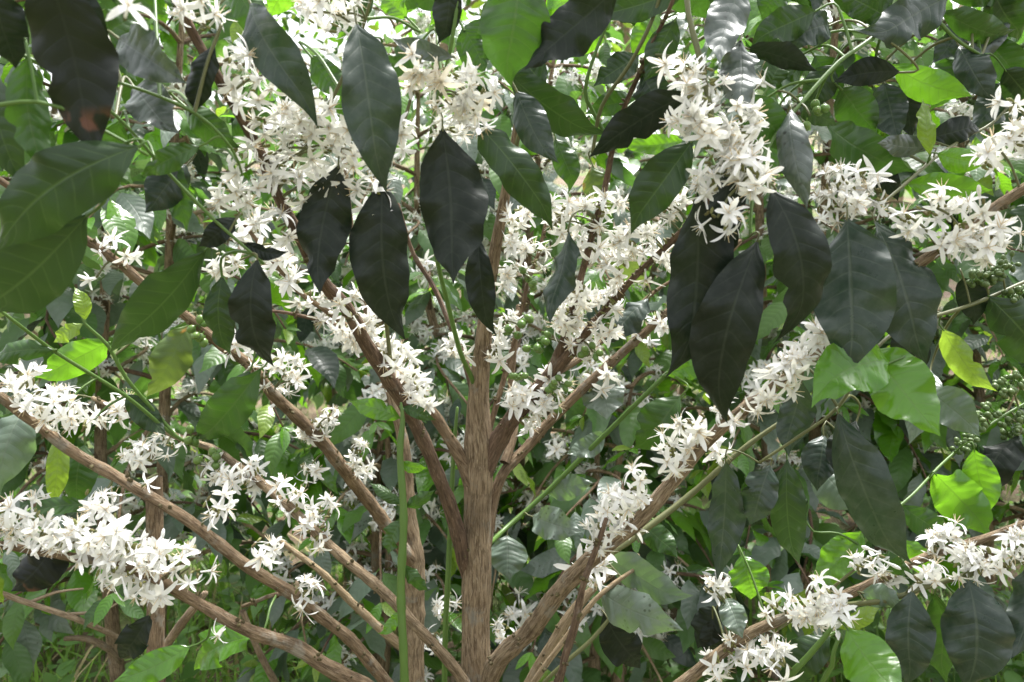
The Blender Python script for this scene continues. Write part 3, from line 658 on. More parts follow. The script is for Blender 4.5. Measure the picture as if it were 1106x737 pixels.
# ------------------------------------------------------------------ leaves read off the photo
H = [
 # left tree: bx, by, tx, ty, w, d, tilt, roll, mat
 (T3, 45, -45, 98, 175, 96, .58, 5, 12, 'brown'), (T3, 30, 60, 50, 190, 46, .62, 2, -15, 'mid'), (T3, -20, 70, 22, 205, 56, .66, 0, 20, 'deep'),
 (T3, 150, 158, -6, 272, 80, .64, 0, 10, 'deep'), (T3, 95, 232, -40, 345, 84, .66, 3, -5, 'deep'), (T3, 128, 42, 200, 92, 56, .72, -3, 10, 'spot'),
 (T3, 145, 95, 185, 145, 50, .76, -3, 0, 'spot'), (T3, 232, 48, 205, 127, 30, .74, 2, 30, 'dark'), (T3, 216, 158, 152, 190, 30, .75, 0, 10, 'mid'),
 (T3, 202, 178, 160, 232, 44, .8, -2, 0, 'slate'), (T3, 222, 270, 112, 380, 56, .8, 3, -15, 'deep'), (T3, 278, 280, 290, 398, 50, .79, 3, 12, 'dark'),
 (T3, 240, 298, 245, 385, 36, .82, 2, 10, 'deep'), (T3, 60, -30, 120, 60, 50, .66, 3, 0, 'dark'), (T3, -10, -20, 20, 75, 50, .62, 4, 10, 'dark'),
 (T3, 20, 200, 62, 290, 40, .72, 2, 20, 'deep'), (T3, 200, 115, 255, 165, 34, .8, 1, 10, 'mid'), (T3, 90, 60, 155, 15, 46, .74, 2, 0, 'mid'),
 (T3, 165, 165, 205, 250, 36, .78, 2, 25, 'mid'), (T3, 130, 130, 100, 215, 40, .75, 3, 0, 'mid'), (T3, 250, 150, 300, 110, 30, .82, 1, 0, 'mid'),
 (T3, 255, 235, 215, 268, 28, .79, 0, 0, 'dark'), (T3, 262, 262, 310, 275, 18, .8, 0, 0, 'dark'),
 # crown of the main tree
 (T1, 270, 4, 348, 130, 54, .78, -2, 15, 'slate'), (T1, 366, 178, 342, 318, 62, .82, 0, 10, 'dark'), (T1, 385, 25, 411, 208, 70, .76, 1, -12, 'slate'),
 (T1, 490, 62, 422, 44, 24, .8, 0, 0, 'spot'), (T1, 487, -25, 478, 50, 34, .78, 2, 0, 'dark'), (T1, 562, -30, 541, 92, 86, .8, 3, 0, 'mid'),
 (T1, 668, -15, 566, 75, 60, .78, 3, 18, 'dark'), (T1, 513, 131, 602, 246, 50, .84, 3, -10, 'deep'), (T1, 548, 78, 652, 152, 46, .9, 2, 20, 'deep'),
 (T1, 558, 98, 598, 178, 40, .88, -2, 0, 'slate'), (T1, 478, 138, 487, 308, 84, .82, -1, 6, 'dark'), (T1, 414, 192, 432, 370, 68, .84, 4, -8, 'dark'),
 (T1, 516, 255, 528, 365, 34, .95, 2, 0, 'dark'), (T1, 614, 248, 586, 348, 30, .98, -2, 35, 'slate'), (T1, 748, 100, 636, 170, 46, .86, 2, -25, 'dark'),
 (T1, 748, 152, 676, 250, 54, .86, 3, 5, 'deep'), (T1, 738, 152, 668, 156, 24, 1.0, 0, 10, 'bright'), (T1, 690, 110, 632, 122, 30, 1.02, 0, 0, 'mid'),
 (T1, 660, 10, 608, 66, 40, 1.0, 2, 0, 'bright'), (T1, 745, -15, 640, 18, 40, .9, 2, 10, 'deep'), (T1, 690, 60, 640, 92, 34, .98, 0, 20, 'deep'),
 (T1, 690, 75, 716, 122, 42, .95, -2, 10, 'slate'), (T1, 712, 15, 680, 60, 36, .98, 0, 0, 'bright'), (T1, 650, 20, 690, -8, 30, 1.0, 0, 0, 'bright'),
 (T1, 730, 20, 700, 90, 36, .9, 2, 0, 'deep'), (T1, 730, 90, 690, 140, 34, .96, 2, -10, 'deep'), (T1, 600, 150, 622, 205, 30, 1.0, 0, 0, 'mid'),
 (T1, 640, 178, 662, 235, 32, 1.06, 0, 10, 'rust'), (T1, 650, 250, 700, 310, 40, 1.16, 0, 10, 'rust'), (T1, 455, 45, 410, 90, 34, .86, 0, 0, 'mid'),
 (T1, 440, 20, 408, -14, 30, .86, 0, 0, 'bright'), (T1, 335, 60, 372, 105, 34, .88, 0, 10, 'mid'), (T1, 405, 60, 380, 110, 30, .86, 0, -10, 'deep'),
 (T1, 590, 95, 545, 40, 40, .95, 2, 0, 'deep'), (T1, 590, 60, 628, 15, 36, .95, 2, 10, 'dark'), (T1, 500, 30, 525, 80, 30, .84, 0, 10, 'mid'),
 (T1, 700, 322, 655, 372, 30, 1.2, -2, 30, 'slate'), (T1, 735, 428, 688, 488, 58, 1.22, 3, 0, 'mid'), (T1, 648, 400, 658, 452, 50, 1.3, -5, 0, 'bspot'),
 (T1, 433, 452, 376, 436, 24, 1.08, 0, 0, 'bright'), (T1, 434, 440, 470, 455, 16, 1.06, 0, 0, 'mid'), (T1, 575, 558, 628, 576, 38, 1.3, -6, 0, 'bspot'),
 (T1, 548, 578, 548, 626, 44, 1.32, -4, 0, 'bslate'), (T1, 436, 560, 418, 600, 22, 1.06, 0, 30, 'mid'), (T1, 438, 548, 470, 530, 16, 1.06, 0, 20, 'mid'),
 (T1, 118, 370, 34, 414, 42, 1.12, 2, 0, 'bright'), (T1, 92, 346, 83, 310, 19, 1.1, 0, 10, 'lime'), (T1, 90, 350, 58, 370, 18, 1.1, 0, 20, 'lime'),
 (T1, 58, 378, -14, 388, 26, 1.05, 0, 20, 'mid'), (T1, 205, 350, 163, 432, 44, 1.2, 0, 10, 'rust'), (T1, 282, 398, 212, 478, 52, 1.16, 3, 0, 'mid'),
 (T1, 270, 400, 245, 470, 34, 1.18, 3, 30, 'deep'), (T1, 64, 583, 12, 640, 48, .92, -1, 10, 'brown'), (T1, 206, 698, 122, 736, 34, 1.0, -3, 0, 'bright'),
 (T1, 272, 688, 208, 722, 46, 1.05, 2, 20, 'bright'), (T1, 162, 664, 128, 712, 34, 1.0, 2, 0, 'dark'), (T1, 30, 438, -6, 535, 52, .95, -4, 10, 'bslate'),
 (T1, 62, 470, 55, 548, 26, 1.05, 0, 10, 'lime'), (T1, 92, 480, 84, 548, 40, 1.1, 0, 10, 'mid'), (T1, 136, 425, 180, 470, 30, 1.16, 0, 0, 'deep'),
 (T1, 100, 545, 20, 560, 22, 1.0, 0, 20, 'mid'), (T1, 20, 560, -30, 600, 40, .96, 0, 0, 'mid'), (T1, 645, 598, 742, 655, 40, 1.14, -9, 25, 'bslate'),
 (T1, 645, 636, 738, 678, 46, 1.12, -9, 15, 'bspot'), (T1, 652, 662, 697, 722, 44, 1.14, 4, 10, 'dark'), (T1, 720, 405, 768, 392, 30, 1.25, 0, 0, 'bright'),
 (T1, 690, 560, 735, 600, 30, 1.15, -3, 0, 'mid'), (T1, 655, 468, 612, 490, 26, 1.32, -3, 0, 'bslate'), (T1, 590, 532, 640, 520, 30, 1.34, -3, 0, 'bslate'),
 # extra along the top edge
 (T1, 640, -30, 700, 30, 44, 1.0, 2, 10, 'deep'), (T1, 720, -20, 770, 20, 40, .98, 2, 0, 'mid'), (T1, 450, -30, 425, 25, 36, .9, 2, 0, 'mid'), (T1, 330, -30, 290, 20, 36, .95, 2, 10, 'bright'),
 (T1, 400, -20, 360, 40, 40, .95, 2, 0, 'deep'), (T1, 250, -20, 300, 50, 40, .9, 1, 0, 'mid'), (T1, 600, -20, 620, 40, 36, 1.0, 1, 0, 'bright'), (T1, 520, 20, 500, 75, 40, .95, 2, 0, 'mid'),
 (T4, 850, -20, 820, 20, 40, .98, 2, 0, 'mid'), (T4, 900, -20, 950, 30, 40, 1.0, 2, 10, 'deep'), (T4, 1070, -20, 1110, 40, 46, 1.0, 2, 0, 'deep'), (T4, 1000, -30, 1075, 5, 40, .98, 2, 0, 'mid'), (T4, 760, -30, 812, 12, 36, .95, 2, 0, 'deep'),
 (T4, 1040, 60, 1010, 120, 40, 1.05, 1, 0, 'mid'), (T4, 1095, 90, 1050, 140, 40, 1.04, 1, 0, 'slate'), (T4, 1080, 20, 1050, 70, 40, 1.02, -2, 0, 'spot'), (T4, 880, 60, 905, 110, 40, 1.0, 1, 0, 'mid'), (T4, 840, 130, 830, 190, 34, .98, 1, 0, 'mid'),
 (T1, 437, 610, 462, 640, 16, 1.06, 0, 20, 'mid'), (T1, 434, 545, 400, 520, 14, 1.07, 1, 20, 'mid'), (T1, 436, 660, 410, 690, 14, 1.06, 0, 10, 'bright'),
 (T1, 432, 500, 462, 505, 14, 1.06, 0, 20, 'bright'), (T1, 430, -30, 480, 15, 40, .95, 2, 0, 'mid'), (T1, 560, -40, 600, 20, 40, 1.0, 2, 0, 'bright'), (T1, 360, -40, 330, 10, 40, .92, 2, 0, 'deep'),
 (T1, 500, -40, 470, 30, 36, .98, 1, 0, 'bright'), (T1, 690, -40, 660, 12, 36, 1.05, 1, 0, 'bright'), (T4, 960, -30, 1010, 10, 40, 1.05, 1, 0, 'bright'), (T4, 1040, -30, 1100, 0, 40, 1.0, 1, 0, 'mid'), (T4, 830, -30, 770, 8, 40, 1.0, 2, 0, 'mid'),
 (T3, 180, -30, 235, 30, 40, .85, 2, 0, 'deep'), (T3, 110, -30, 175, 20, 40, .8, 2, 0, 'mid'), (T3, 10, -20, -30, 60, 50, .7, 2, 0, 'deep'),
 # right tree
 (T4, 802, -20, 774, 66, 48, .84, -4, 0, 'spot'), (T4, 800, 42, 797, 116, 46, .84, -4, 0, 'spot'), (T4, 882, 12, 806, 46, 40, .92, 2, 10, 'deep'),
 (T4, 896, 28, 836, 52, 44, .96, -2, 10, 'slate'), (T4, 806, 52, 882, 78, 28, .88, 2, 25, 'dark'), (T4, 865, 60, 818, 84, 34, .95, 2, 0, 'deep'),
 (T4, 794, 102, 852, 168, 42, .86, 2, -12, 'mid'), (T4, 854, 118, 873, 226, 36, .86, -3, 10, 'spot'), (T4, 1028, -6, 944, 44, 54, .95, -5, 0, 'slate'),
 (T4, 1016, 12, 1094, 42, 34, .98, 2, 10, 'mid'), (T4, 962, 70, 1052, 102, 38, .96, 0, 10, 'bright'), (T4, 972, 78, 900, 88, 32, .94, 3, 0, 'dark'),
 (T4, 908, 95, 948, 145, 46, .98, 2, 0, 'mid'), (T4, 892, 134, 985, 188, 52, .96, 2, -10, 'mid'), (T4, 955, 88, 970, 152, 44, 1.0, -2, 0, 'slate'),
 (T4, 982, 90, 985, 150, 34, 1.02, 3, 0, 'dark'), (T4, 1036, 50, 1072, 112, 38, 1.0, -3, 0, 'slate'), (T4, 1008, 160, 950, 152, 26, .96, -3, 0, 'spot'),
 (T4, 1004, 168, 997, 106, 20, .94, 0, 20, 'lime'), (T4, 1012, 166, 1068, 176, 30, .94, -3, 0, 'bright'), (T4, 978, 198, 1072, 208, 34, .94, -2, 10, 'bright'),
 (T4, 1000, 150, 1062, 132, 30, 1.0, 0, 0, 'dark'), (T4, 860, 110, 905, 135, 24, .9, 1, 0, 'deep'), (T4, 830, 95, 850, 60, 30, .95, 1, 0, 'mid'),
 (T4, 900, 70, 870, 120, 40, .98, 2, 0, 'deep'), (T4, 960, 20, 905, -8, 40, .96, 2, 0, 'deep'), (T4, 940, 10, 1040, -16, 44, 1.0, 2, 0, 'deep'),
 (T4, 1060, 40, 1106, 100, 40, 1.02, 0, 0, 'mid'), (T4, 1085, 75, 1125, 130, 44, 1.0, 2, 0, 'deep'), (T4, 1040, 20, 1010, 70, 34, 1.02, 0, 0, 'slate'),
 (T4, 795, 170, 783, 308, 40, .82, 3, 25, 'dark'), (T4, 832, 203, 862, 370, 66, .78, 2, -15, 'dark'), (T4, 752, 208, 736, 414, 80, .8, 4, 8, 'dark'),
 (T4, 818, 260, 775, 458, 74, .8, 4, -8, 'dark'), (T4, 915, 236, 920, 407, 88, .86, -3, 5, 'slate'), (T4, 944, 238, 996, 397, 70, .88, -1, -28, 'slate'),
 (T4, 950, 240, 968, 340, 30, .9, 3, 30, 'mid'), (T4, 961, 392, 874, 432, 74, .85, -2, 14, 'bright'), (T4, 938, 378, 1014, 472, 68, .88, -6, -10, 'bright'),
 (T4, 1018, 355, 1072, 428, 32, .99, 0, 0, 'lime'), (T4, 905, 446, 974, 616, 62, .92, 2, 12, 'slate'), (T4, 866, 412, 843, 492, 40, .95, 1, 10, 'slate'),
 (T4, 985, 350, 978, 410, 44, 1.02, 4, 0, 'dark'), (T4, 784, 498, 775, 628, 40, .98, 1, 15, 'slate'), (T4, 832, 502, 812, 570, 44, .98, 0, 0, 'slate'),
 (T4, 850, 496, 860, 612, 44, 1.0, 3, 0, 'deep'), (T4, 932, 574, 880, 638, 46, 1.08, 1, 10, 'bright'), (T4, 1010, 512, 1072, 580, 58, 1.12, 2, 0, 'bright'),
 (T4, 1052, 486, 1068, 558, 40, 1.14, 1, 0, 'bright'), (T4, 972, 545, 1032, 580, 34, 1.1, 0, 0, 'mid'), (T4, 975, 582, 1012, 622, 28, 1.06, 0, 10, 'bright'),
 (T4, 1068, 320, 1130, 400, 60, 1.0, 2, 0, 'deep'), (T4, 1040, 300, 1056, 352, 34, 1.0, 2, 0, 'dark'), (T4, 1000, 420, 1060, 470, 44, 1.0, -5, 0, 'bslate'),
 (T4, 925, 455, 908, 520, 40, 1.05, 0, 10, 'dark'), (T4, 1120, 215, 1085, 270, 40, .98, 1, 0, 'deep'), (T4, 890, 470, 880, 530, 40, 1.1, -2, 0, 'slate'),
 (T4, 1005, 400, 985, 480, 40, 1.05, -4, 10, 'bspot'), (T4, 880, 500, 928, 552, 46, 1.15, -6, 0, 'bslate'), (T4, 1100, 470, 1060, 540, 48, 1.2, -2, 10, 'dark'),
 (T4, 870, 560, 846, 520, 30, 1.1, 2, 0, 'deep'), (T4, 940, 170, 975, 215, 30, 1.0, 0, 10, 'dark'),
 # low right
 (T5, 985, 638, 986, 744, 50, .96, -1, 8, 'slate'), (T5, 1046, 626, 1045, 748, 74, .94, -1, -6, 'slate'), (T5, 1108, 612, 1092, 712, 46, .95, -2, 10, 'slate'),
 (T5, 914, 678, 974, 752, 60, .88, -8, -10, 'bright'), (T5, 897, 688, 842, 738, 44, .93, 3, 0, 'deep'), (T5, 784, 646, 801, 690, 32, 1.1, -4, 0, 'bspot'),
 (T5, 800, 600, 815, 648, 46, 1.15, 0, 0, 'bright'), (T5, 775, 655, 752, 700, 36, 1.16, 2, 20, 'dark'), (T5, 905, 680, 950, 655, 20, .9, 0, 30, 'lime'),
 (T5, 940, 602, 985, 620, 26, .98, 0, 20, 'mid'), (T5, 930, 640, 975, 652, 26, 1.0, -4, 10, 'bslate'), (T5, 1010, 640, 1012, 740, 40, 1.02, 2, 20, 'mid'),
 (T5, 770, 668, 770, 710, 30, 1.16, 2, 0, 'dark'), (T5, 1030, 640, 1075, 690, 40, 1.0, 2, 20, 'deep'), (T5, 840, 660, 826, 640, 20, 1.1, 0, 0, 'lime'),
]
HL = {(T3, 45): 'big near-black leaf with a rusty brown patch at its tip', (T3, 232): 'small curled charcoal leaf', (T1, 64): 'slate leaf with a tan dead patch',
      (T4, 961): 'glossy bright green leaf with a wavy edge', (T4, 938): 'glossy bright green leaf reflecting white sky', (T4, 1004): 'tiny upright lime green new leaf', (T1, 92): 'tiny upright lime green new leaf',
      (T1, 650): 'green leaf with orange rust spots', (T5, 914): 'glossy bright green leaf at the bottom edge'}
for r in H:
    th, bx, by, tx, ty, w, d, tilt, roll, m = r
    big = w > 50
    hero(th, bx, by, tx, ty, w, d, tilt, roll, m, bend=rng.choice((1, 1, 1, -.6)) * rng.uniform(.05, .19), fold=rng.uniform(4, 24), curl=rng.uniform(.05, .6), wave=rng.uniform(.9, 2.2), label=HL.get((th, bx)), tw=rng.gauss(0, .5))

# ------------------------------------------------------------------ flowers read off the photo
B1 = [(215, 15, 25), (262, 85, 26), (282, 128, 24), (265, 182, 34), (300, 178, 26), (252, 218, 26), (328, 130, 22), (242, 288, 26, G11), (370, 15, 30, G10), (345, 12, 24, G10), (300, 80, 24),
      (465, 92, 44, G4, 'c'), (502, 112, 40, G4, 'c'), (483, 148, 24, G4), (392, 62, 20, G10), (380, 155, 28, L1, 'c'), (350, 150, 26), (402, 215, 24, G11), (428, 150, 22, G11), (340, 118, 24, G10), (300, 245, 22), (320, 205, 22), (330, 160, 24), (355, 195, 18),
      (440, 390, 28, L2), (380, 362, 30, L2), (452, 420, 26, L1), (402, 348, 22, L2), (492, 375, 20, trunk), (375, 332, 24, L1), (418, 385, 22, L1),
      (562, 430, 30, R1), (545, 350, 22, trunk), (588, 440, 20, R1), (560, 265, 20, trunk), (578, 278, 18, trunk), (545, 300, 18, trunk), (560, 235, 18, trunk), (535, 380, 20, trunk),
      (620, 330, 28, R1), (642, 322, 36, R1b), (665, 292, 28, R1b), (692, 250, 30, R1b), (640, 232, 24, R1), (655, 358, 22, R1b), (632, 375, 20, R1), (708, 232, 24, R1b), (676, 262, 26, R1b), (612, 345, 20, R1), (725, 222, 22, R1b), (655, 225, 22, R1), (680, 340, 20, R1c), (602, 240, 18, R1), (606, 228, 16, R1),
      (735, 472, 28, R2), (752, 458, 22, R2), (792, 448, 24, R2), (832, 420, 22, R2, 'c'), (868, 385, 24, R2, 'c'), (885, 365, 22, R2), (722, 498, 18, R2), (682, 528, 30, R2), (668, 545, 26, R2), (655, 565, 28, R2), (690, 586, 24, R2, 'one'), (642, 582, 24, R2), (770, 485, 20, R3), (850, 400, 20, R2),
      (1030, 285, 20, R2, 'one'), (1062, 268, 22, R2), (1045, 236, 28, R2), (985, 236, 24, R2), (1082, 165, 30, R2), (1095, 112, 22, R2, 's'), (1012, 225, 22, R2), (1020, 262, 18, R2), (1075, 255, 22, R2), (1100, 145, 24, R2),
      (55, 440, 32, L4), (30, 412, 20, L4), (85, 455, 20, L4), (20, 555, 30, L5), (0, 570, 26, L5), (72, 578, 28, L5), (120, 578, 42, L5), (140, 622, 46, L5), (188, 612, 40, L5), (212, 632, 28, L5), (228, 640, 24, L5), (245, 676, 22, L5, 'one'),
      (170, 512, 18, L4, 'one'), (150, 492, 26, L6), (112, 482, 24, L6), (200, 545, 28, L4), (232, 548, 24, L4), (256, 520, 26, L6), (275, 508, 24, L6), (312, 540, 26, L6), (330, 625, 30, L4), (286, 592, 20, L4), (350, 552, 18, L6), (395, 498, 20, L6), (160, 470, 20, L6), (215, 560, 22, L4), (110, 545, 26, L4), (235, 510, 22, L6), (180, 480, 20, L6), (340, 575, 20, L6), (70, 430, 20, L6), (130, 455, 22, L6), (330, 640, 18, L4), (90, 590, 26, L5), (45, 575, 24, L5), (160, 590, 26, L5)]
thin = random.Random(4)
for b in B1:
    if b[1] > 400 and 95 < b[0] < 400 and len(b) == 4 and b[2] < 33 and thin.random() < .27: continue
    bloom(T1, b[0], b[1], b[2], b[4] if len(b) > 4 else None, [b[3]] if len(b) > 3 else [L1])
for b in [(128, 270, 26, 'm'), (104, 300, 17, 'one'), (320, 400, 22), (332, 508, 20), (386, 488, 18), (312, 412, 18), (355, 450, 14), (392, 505, 22), (300, 395, 18), (345, 460, 16)]:
    bloom(T2, b[0], b[1], b[2], b[3] if len(b) > 3 else None, [L3])
for b in [(135, 22, 20, 'one')]:
    bloom(T3, b[0], b[1], b[2], b[3])
for b in [(765, 85, 24, c1), (738, 78, 18, c1), (785, 150, 44, c1), (760, 130, 26, c1), (766, 186, 26, c1), (805, 178, 24, c1), (742, 118, 18, c1), (915, 206, 36, c3), (895, 222, 24, c3), (948, 212, 24, c3), (840, 98, 16, c2, 'one'), (810, 190, 20, c1), (775, 235, 18, c1), (930, 190, 24, c3, 'c'), (800, 140, 26, c1)]:
    bloom(T4, b[0], b[1], b[2], b[4] if len(b) > 4 else None, [b[3]])
for b in [(770, 635, 16), (880, 646, 26), (868, 660, 24), (815, 712, 28), (828, 700, 22), (935, 610, 26), (960, 622, 22), (1000, 626, 22), (1050, 604, 28), (1095, 590, 24), (1022, 580, 20), (910, 660, 22), (790, 700, 22), (1060, 612, 20), (1098, 612, 24), (770, 720, 18), (845, 655, 20), (840, 715, 22), (1010, 590, 18), (890, 665, 20)]:
    bloom(T5, b[0], b[1], b[2])
def garland(thing, br, y0, y1, dens, kinds='mmls', x0=-50, x1=1150):
    P = br.poly[:, :3]; s = 0
    for i in range(1, len(P) - 1):
        s += np.linalg.norm(P[i] - P[i - 1])
        if s < .042: continue
        s = 0; x, y, d = pix(P[i])
        if y0 <= y <= y1 and x0 <= x <= x1 and rng.random() < dens:
            T = nrm(P[i + 1] - P[i - 1]); q = nrm(np.cross(T, [rng.gauss(0, 1), rng.gauss(0, 1) - .8, rng.gauss(0, 1) + .5]))
            place(thing, br, P[i] + q * br.poly[i, 3] if br.poly.shape[1] > 3 else P[i], T, (rng.choice(kinds), rng.randrange(5)), rng.uniform(.8, 1.1))


for br, y0, y1, de in ((R1, 200, 440, .45), (R1b, 190, 400, .5), (R1c, 260, 470, .6), (L2, 240, 440, .8), (trunk, 300, 400, .3), (L6, 420, 600, .3), (R3, 450, 620, .2)):
    garland(T1, br, y0, y1, de)
garland(T2, L3, 250, 540, .3, 'ms'); pass
for b in [(225, 495, 14, L6), (560, 350, 16, trunk), (580, 368, 14, R1), (600, 430, 14, R1), (562, 405, 10, R1), (210, 470, 14, L6), (640, 380, 12, R1b), (605, 415, 12, R1), (572, 300, 12, trunk)]:
    bloom(T1, b[0], b[1], b[2], 'b', [b[3]], .02, 'berry_cluster')
bloom(T2, 215, 355, 14, 'b', [L3], .015, 'berry_cluster')
for b in ((1090, 415, 24, c5), (1062, 450, 24, c5), (1100, 460, 24, c5), (1040, 480, 18, c5), (1080, 290, 20, c4), (1098, 318, 18, c4), (1062, 300, 16, c4)): bloom(T4, b[0], b[1], b[2], 'B', [b[3]], .01, 'berry_cluster')
bloom(T4, 875, 125, 10, 'b', [c2], .015, 'berry_cluster')

# ------------------------------------------------------------------ rows of coffee behind
BG = [ # x, y, h, stems, lat, flow, berry, zlo, leafy
 ('bush close behind at the left, half hidden by the dark hanging leaves', -.98, 1.95, 2.4, 2, .55, .24, .02, .5, 1.),
 ('bush behind the fork of the large trunk, seen between its branches', -.05, 2.25, 2.1, 2, .55, .52, .02, .4, 1.),
 ('bush behind the right-hand blossom branch, among spotted slate leaves', .75, 2.05, 2.5, 2, .55, .28, .02, .45, 1.),
 ('bush close behind at the right edge, beyond the bright green leaves', 1.42, 2.15, 2.5, 2, .6, .04, .30, .45, 1.),
 ('bush in the far left corner of the row behind', -1.75, 2.75, 2.6, 2, .65, .22, .02, .4, 1.),
 ('bush in the second row, left of the knotted stem', -.62, 3.1, 2.4, 2, .6, .32, .02, .55, 1.),
 ('bush in the second row, right of the large trunk', .42, 3.25, 2.1, 2, .6, .4, .02, .5, 1.),
 ('bush in the second row, above the bare soil bank', 1.25, 3.2, 2.7, 2, .6, .22, .05, .6, 1.),
 ('bush in the second row, farthest to the right', 2.2, 3.1, 2.7, 2, .6, .1, .1, .6, 1.),
 ('bush in the third row, at the left', -1.6, 4.5, 2.9, 2, .7, .12, .0, .5, 1.),
 ('bush in the third row, just left of the trunk top', -.3, 4.7, 2.5, 2, .7, .12, .0, .5, .9),
 ('bush in the third row, right of the trunk top', .95, 4.7, 2.9, 2, .7, .12, .0, .5, .9),
 ('bush in the third row, at the right', 2.3, 4.6, 2.9, 2, .7, .1, .0, .5, 1.),
 ('low young bush beside the foot of the knotted stem', -.42, 1.98, 1.0, 2, .42, .36, .03, .3, .7),
 ('low young bush just right of the foot of the large trunk', .22, 1.92, 1.08, 2, .42, .42, .05, .3, .7),
]
for i, (lb, x, y, h, ns, lat, fl, be, zlo, lf) in enumerate(BG):
    z = hz(x, y)
    t = Thing('coffee_bush', 'leafy coffee ' + lb, 'bush', (x, y, z), 'coffee bushes in the rows behind')
    bush(t, x, y, z, h, random.Random(100 + i), ns, lat, zlo, fl, be, .14, leafy=lf * (.92 if h > 1.5 else 1), sp=.085 if y < 2.6 else .11)

    if 'behind the fork' in lb:
        for q in ((592, 508, 28), (572, 542, 24), (604, 486, 20), (562, 660, 22), (545, 690, 22), (500, 480, 16), (640, 408, 20), (660, 420, 18), (480, 655, 18), (470, 690, 18), (395, 470, 18), (560, 600, 16)): bloom(t, q[0], q[1], q[2], rng.choice('lm'), None, .25)

# shade trees beyond
def shade_tree(x, y, h, cr, seed, lb):
    r_ = random.Random(seed); z = hz(x, y); t = Thing('shade_tree', lb, 'tree', (x, y, z), 'shade trees up the slope')
    C = spline([[x, y, z - .1, .16], [x + .1, y, z + h * .35, .12], [x - .1, y + .1, z + h * .7, .07], [x, y, z + h, .02]], .3)
    g = G(); tube(g, C[:, :3], C[:, 3], 'bark', ns=8, rough=.06); Item(t, 'trunk', g, None, None, True, poly=C)
    g = G()
    for i in range(22):
        lim = G()
        a = r_.random() * 6.28; k = r_.uniform(.35, .95); i0 = int(k * (len(C) - 1)); e = C[i0, :3] + np.array([math.cos(a), math.sin(a), r_.uniform(.1, .7)]) * cr * r_.uniform(.5, 1) * (1.25 - k * .6)
        tube(lim, spline([C[i0, :3], (C[i0, :3] + e) / 2 + np.array([0, 0, .15]), e], .25), .03, 'bark', ns=5)
        Item(t, 'limb', lim, None, None, True)
        for j in range(75):
            p = e + np.array([r_.gauss(0, .32), r_.gauss(0, .32), r_.gauss(0, .22)]) * cr * .75
            d = nrm(np.array([r_.gauss(0, 1), r_.gauss(0, 1), r_.gauss(-.4, .6)])); l = r_.uniform(.12, .24)
            leaf(g, p, p + d * l, l * .42, np.array([r_.gauss(0, .5), r_.gauss(0, .5), 1.]), r_.choice(('bright', 'mid', 'mid', 'lime')), .05, 8, .1, .5, 2, 3, r_.random(), 0)
    Item(t, 'crown', g, None, None, True)

shade_tree(-3.6, 9.0, 4.4, 1.9, 1, 'pale green shade tree on the slope at the left beyond the coffee rows')
shade_tree(-.9, 10.5, 4.2, 1.8, 4, 'pale green shade tree on the slope just left of the trunk top')
shade_tree(1.5, 10.0, 3.6, 1.7, 2, 'pale green shade tree seen through the bright gap above the middle')
shade_tree(4.4, 9.4, 4.6, 2.0, 3, 'pale green shade tree on the slope at the right beyond the coffee rows')


# ------------------------------------------------------------------ sticks, stake
def stick(name, label, cat, pts, mat, ns=9, group=None, sub=None):
    t = Thing(name, label, cat, at(*pts[0][:3]), group)
    g = G(); C = spline([np.append(at(x, y, d), .5 * w * d / F) for x, y, d, w in pts], .03)
    tube(g, C[:, :3], C[:, 3], mat, ns=ns, rough=.08, node=.1, seed=7)
    for s_ in sub or []:
        C = spline([np.append(at(x, y, d), .5 * w * d / F) for x, y, d, w in s_], .03); tube(g, C[:, :3], C[:, 3], mat, ns=6, rough=.08)
    it = Item(t, 'self', g, None, None, True)

def drop(x, y, d, w):
    p = at(x, y, d); k = 0
    return p
t = Thing('stake', 'upright brown wooden stake behind the low blossom branches at the left', 'stake', (0, 0, 0))
g = G(); pts = [np.append(at(166, 515, 1.42), .5 * 17 * 1.42 / F), np.append(at(168, 640, 1.42), .5 * 18 * 1.42 / F), np.append(at(169, 740, 1.42), .5 * 18 * 1.42 / F)]
e = pts[-1].copy(); e[2] = -.1; C = spline(pts + [e], .03); tube(g, C[:, :3], C[:, 3], 'twig', ns=12, rough=.05, node=.04); Item(t, 'self', g, None, None, True)
stick('dry_stick', 'pale dry stick leaning against the brown stake near the ground', 'stick', [(120, 790, 1.9, 9), (185, 690, 1.5, 9), (214, 652, 1.4, 8), (222, 640, 1.38, 6)], 'dry')
stick('dry_stick', 'thin bare twig with side shoots lying over the weeds at the lower left', 'twig', [(-40, 625, 1.5, 6), (20, 648, 1.55, 6), (80, 668, 1.6, 6), (126, 688, 1.7, 5), (150, 700, 1.75, 3)], 'dry', sub=[[(30, 652, 1.56, 4), (60, 640, 1.58, 3), (90, 636, 1.6, 2)], [(70, 664, 1.6, 4), (110, 660, 1.62, 3), (130, 650, 1.64, 2)]])
stick('dry_stick', 'short broken pale stick under the lowest left branch', 'stick', [(262, 660, 1.7, 6), (280, 705, 1.75, 7), (305, 750, 1.85, 7), (340, 800, 2.1, 7)], 'dry')
stick('dry_stick', 'curved dry stick with a forked end lying at the bottom left', 'stick', [(70, 690, 1.9, 5), (95, 690, 1.9, 7), (118, 702, 1.95, 7), (130, 716, 2.0, 4)], 'dry')

